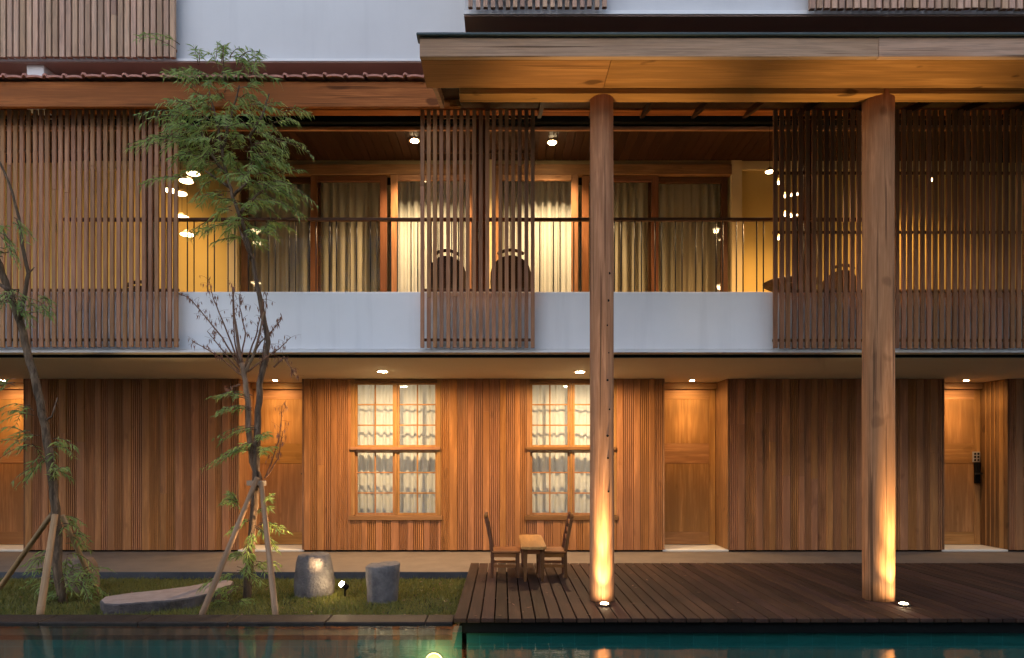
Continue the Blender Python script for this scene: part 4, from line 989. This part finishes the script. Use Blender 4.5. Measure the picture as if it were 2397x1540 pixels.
# dead shoots with dry leaves
V, Fc, tw = [], [], MB()
dead = [[(562, 860), (520, 790), (480, 740), (440, 695), (418, 688)], [(560, 850), (525, 760), (500, 700), (489, 655)], [(558, 850), (548, 790), (546, 720), (543, 668)], [(562, 850), (575, 780), (562, 720), (560, 690)],
        [(572, 860), (598, 790), (610, 740), (616, 700)], [(575, 860), (610, 800), (640, 770), (660, 745)], [(580, 870), (625, 835), (655, 815), (680, 790)], [(566, 880), (520, 840), (480, 815), (450, 798)], [(560, 870), (530, 830), (505, 800), (485, 775)],
        [(602, 900), (612, 850), (618, 810), (624, 690)], [(640, 860), (665, 835), (680, 860), (690, 880)], [(620, 1120), (640, 1070), (655, 1020), (660, 950)], [(625, 1115), (650, 1075), (662, 1010)], [(562, 900), (545, 905), (540, 920)]]
for q, bp_ in enumerate(dead):
    pts = jitter_path([P3(a, c, TD + .03 * j_ * (1 if q % 2 else -1)) for j_, (a, c) in enumerate(bp_)], rr, .004, 4); k_ = len(pts)
    tw.tube(pts, [.0085 * (1 - .75 * i / k_) + .001 for i in range(k_)], 5, cap=False)
    for i in range(4, k_):
        for _ in range(2):
            if rr.random() < .8:
                st_ = pts[i]; d = Vector((rr.uniform(-1, 1), rr.uniform(-.6, .6), rr.uniform(-.2, .8))).normalized() * rr.uniform(.03, .13)
                tw.tube([st_, st_ + d * .5 + Vector((0, 0, .01)), st_ + d], [.002, .0014, .001], 3, cap=False)
                for _k in range(rr.randint(1, 4)):
                    leaf_add(V, Fc, st_ + d * rr.uniform(.3, 1), Vector((rr.uniform(-.5, .5), rr.uniform(-.5, .5), -1)), rr.uniform(.03, .06), .011, rr)
tag(part('dead_twigs', tw, 'twig_dry', wil), kind='stuff'); tag(part('dry_leaves', MB().add(V, Fc), 'leaf_dry', wil), kind='stuff')

def bamboo(p0, p1, r_, lab, group):
    p0, p1 = Vector(p0), Vector(p1); L_ = (p1 - p0).length; pr_ = []; z = 0; rr_ = random.Random(int(p0.x * 991))
    ax = (p1 - p0).normalized()
    nodes = []; u = .12
    while u < L_: nodes.append(u); u += rr_.uniform(.26, .34)
    us = sorted(set([0.0, L_] + [q for nd in nodes for q in (nd - .02, nd - .006, nd, nd + .006, nd + .02) if 0 < q < L_]))
    mb = MB()
    for q in us:
        b_ = 1 + (.10 if any(abs(q - nd) < .003 for nd in nodes) else 0); pr_.append((r_ * (1 - .15 * q / L_) * b_, q))
    mb.lathe(pr_, 0, 0, 12)
    o = place(bpy.data.objects.new('bamboo_prop', mb.mesh('bamboo_prop', (0, 0, 0), True, ('bamboo',))), p0, None)
    o.rotation_euler = ax.to_track_quat('Z', 'Y').to_euler()
    return tag(o, lab, 'bamboo pole', group)
apex = P3(598, 1118, TD)
def foot(x_, y_): v_ = on_ground(x_, y_, GR); v_.z -= .04; return v_
bamboo(foot(468, 1440), P3(602, 1118, TD - .09), .031, 'left bamboo prop of the willow beside the stone slab', 'bamboo props of the willow')
bamboo(foot(646, 1438), P3(611, 1128, TD - .07), .031, 'right bamboo prop of the willow beside the boulder stool', 'bamboo props of the willow')
bamboo(foot(577, 1352), P3(603, 1124, TD + .08), .028, 'rear bamboo prop hidden behind the willow trunk', 'bamboo props of the willow')
rp = MB()
for q in range(4): rp.tube([P3(600 + 20 * math.cos(a) * .5, 1126 + q * 3, TD - .02 + .085 * math.sin(a)) + Vector((.055 * math.cos(a), 0, 0)) for a in [2 * math.pi * j_ / 14 for j_ in range(15)]], .006, 5)
tag(part('rope_tie', rp, 'rope'), 'rope binding round the willow trunk and its props', 'rope')

# left tree
TL = 7.05
rr = random.Random(31)
lt = thing('leaning_tree', 'dark leaning tree cut by the left edge of the view', 'tree', on_ground(150, 1405, GR))
lp = [(150, 1410), (142, 1330), (136, 1260), (130, 1190), (122, 1110), (110, 1030), (94, 940), (78, 870), (58, 800), (42, 740), (20, 680), (-2, 620), (-30, 560), (-60, 500)]
tp = [P3(a, c, TL + .12 + .05 * math.sin(c * .01)) for a, c in lp]; tp[0] = on_ground(150, 1405, GR) + Vector((0, 0, -.04))
tp[1].y = tp[0].y - .05
path = jitter_path(tp, rr, .006, 3); k_ = len(path)
part('trunk', MB().tube(path, [.047 - .017 * i / k_ for i in range(k_)], 12, jit=.09, rnd=rr), 'bark', lt, smooth=True)
for bp_, r0 in (([(46, 750), (58, 690), (66, 640), (52, 570), (44, 510), (30, 450), (2, 385), (-20, 350)], .022), ([(66, 640), (80, 625)], .010), ([(20, 680), (-10, 660), (-30, 610)], .02), ([(105, 985), (120, 975), (135, 930)], .012)):
    pts = jitter_path([P3(a, c, TL + .1) for a, c in bp_], rr, .006, 3); k_ = len(pts)
    part('branch', MB().tube(pts, [r0 * (1 - .6 * i / k_) for i in range(k_)], 8, jit=.08, rnd=rr), 'bark', lt, smooth=True)
V, Fc, tw = [], [], MB()
for (px, py, n_, dx_, dz_, L_) in ((35, 690, 9, .0, -.2, .3), (10, 700, 6, -.3, -.1, .3), (60, 720, 4, .5, .1, .22), (95, 700, 3, .4, -.1, .2), (15, 590, 5, -.2, -.1, .25), (5, 540, 4, .2, -.3, .22), (30, 520, 3, .3, -.2, .2),
                                 (70, 960, 5, -.6, .1, .3), (30, 900, 4, -.8, .1, .35), (80, 1030, 6, -.5, -.1, .28), (125, 1040, 6, .5, .0, .25), (95, 1080, 5, -.4, -.3, .25), (130, 1105, 5, .2, .1, .15), (60, 1020, 3, -.8, .2, .3),
                                 (150, 1220, 6, .5, .2, .25), (165, 1260, 6, .4, .0, .25), (150, 1310, 7, .2, -.2, .25), (120, 1290, 4, -.6, .0, .25), (160, 1350, 9, .4, .1, .32), (185, 1370, 9, .4, .2, .3), (150, 1390, 8, -.2, .2, .28), (200, 1340, 5, .5, .1, .28), (110, 1340, 4, -.7, .1, .25), (135, 1370, 5, -.5, .2, .25)):
    for _ in range(n_):
        spray(V, Fc, tw, P3(px + rr.uniform(-14, 14), py + rr.uniform(-14, 14), TL + rr.uniform(-.12, .12) + (.25 if py > 1200 else .05)), Vector((dx_ + rr.uniform(-.6, .6), rr.uniform(-.6, .5), dz_ + rr.uniform(-.2, .4))), L_ * rr.uniform(.7, 1.1), 13, rr, .105, .0125, .6)
tag(part('twigs', tw, 'bark', lt), kind='stuff'); tag(part('crown', MB().add(V, Fc), 'leaf', lt), kind='stuff')
bamboo(foot(-8, 1378), P3(122, 1203, TL + .12), .030, 'left bamboo prop of the leaning tree, slanting to the frame edge', 'bamboo props of the leaning tree')
bamboo(foot(92, 1440), P3(129, 1205, TL + .02), .036, 'front bamboo prop of the leaning tree at the pool coping', 'bamboo props of the leaning tree')
bamboo(foot(232, 1388), P3(146, 1206, TL + .18), .028, 'right bamboo prop of the leaning tree near the stone slab', 'bamboo props of the leaning tree')

# ------------------------------------------------------------------ lawn
rng = np.random.default_rng(3); NB = 70000
gx = rng.uniform(-6.4, -.43, NB); gy = rng.uniform(6.265, 8.58, NB)
dens = .5 + .5 * np.sin(gx * 2.3 + np.sin(gy * 3)) * np.cos(gy * 2.7 + gx)
keep = rng.random(NB) < .55 + .45 * dens; gx, gy = gx[keep], gy[keep]; NB = len(gx)
h = rng.uniform(.018, .045, NB) * np.where(rng.random(NB) < .12, 1.7, 1.0); an = rng.uniform(0, 2 * np.pi, NB); w = rng.uniform(.003, .0055, NB)
lx_, ly_ = rng.normal(0, .016, NB), rng.normal(0, .016, NB)
z0 = np.full(NB, GR - .03)
A = np.stack([gx - np.cos(an) * w, gy - np.sin(an) * w, z0], 1); B = np.stack([gx + np.cos(an) * w, gy + np.sin(an) * w, z0], 1); C = np.stack([gx + lx_, gy + ly_, z0 + h], 1)
VV = np.empty((NB * 3, 3)); VV[0::3] = A; VV[1::3] = B; VV[2::3] = C
me = bpy.data.meshes.new('grass'); me.vertices.add(NB * 3); me.vertices.foreach_set('co', VV.ravel().astype(np.float32))
me.loops.add(NB * 3); me.loops.foreach_set('vertex_index', np.arange(NB * 3, dtype=np.int32)); me.polygons.add(NB)
me.polygons.foreach_set('loop_start', np.arange(0, NB * 3, 3, dtype=np.int32)); me.update(calc_edges=True); me.materials.append(MATS['grass'])
go = bpy.data.objects.new('grass', me); COL.objects.link(go); tag(go, 'short mossy green lawn between terrace and pool', 'grass', kind='stuff')

V, Fc = [], []; rr = random.Random(8)
for _ in range(170):
    if rr.random() < .75: p = Vector((rr.uniform(-6.2, -.5), rr.uniform(6.3, 8.5), GR + .012))
    else: p = Vector((rr.uniform(-.3, 2.2), rr.uniform(5.7, 8.5), DK + .003))
    a = rr.uniform(0, 6.3); d = Vector((math.cos(a), math.sin(a), .05)); q = Vector((-d.y, d.x, .1)); L_ = rr.uniform(.03, .075); w_ = rr.uniform(.006, .011); k_ = len(V)
    V += [tuple(p), tuple(p + d * L_ * .5 + q * w_), tuple(p + d * L_ + Vector((0, 0, .004))), tuple(p + d * L_ * .5 - q * w_)]; Fc.append((k_, k_ + 1, k_ + 2, k_ + 3))
tag(part('fallen_leaves', MB().add(V, Fc), 'leaf_dry'), 'dry narrow leaves scattered over the lawn and deck', 'leaves', kind='stuff')
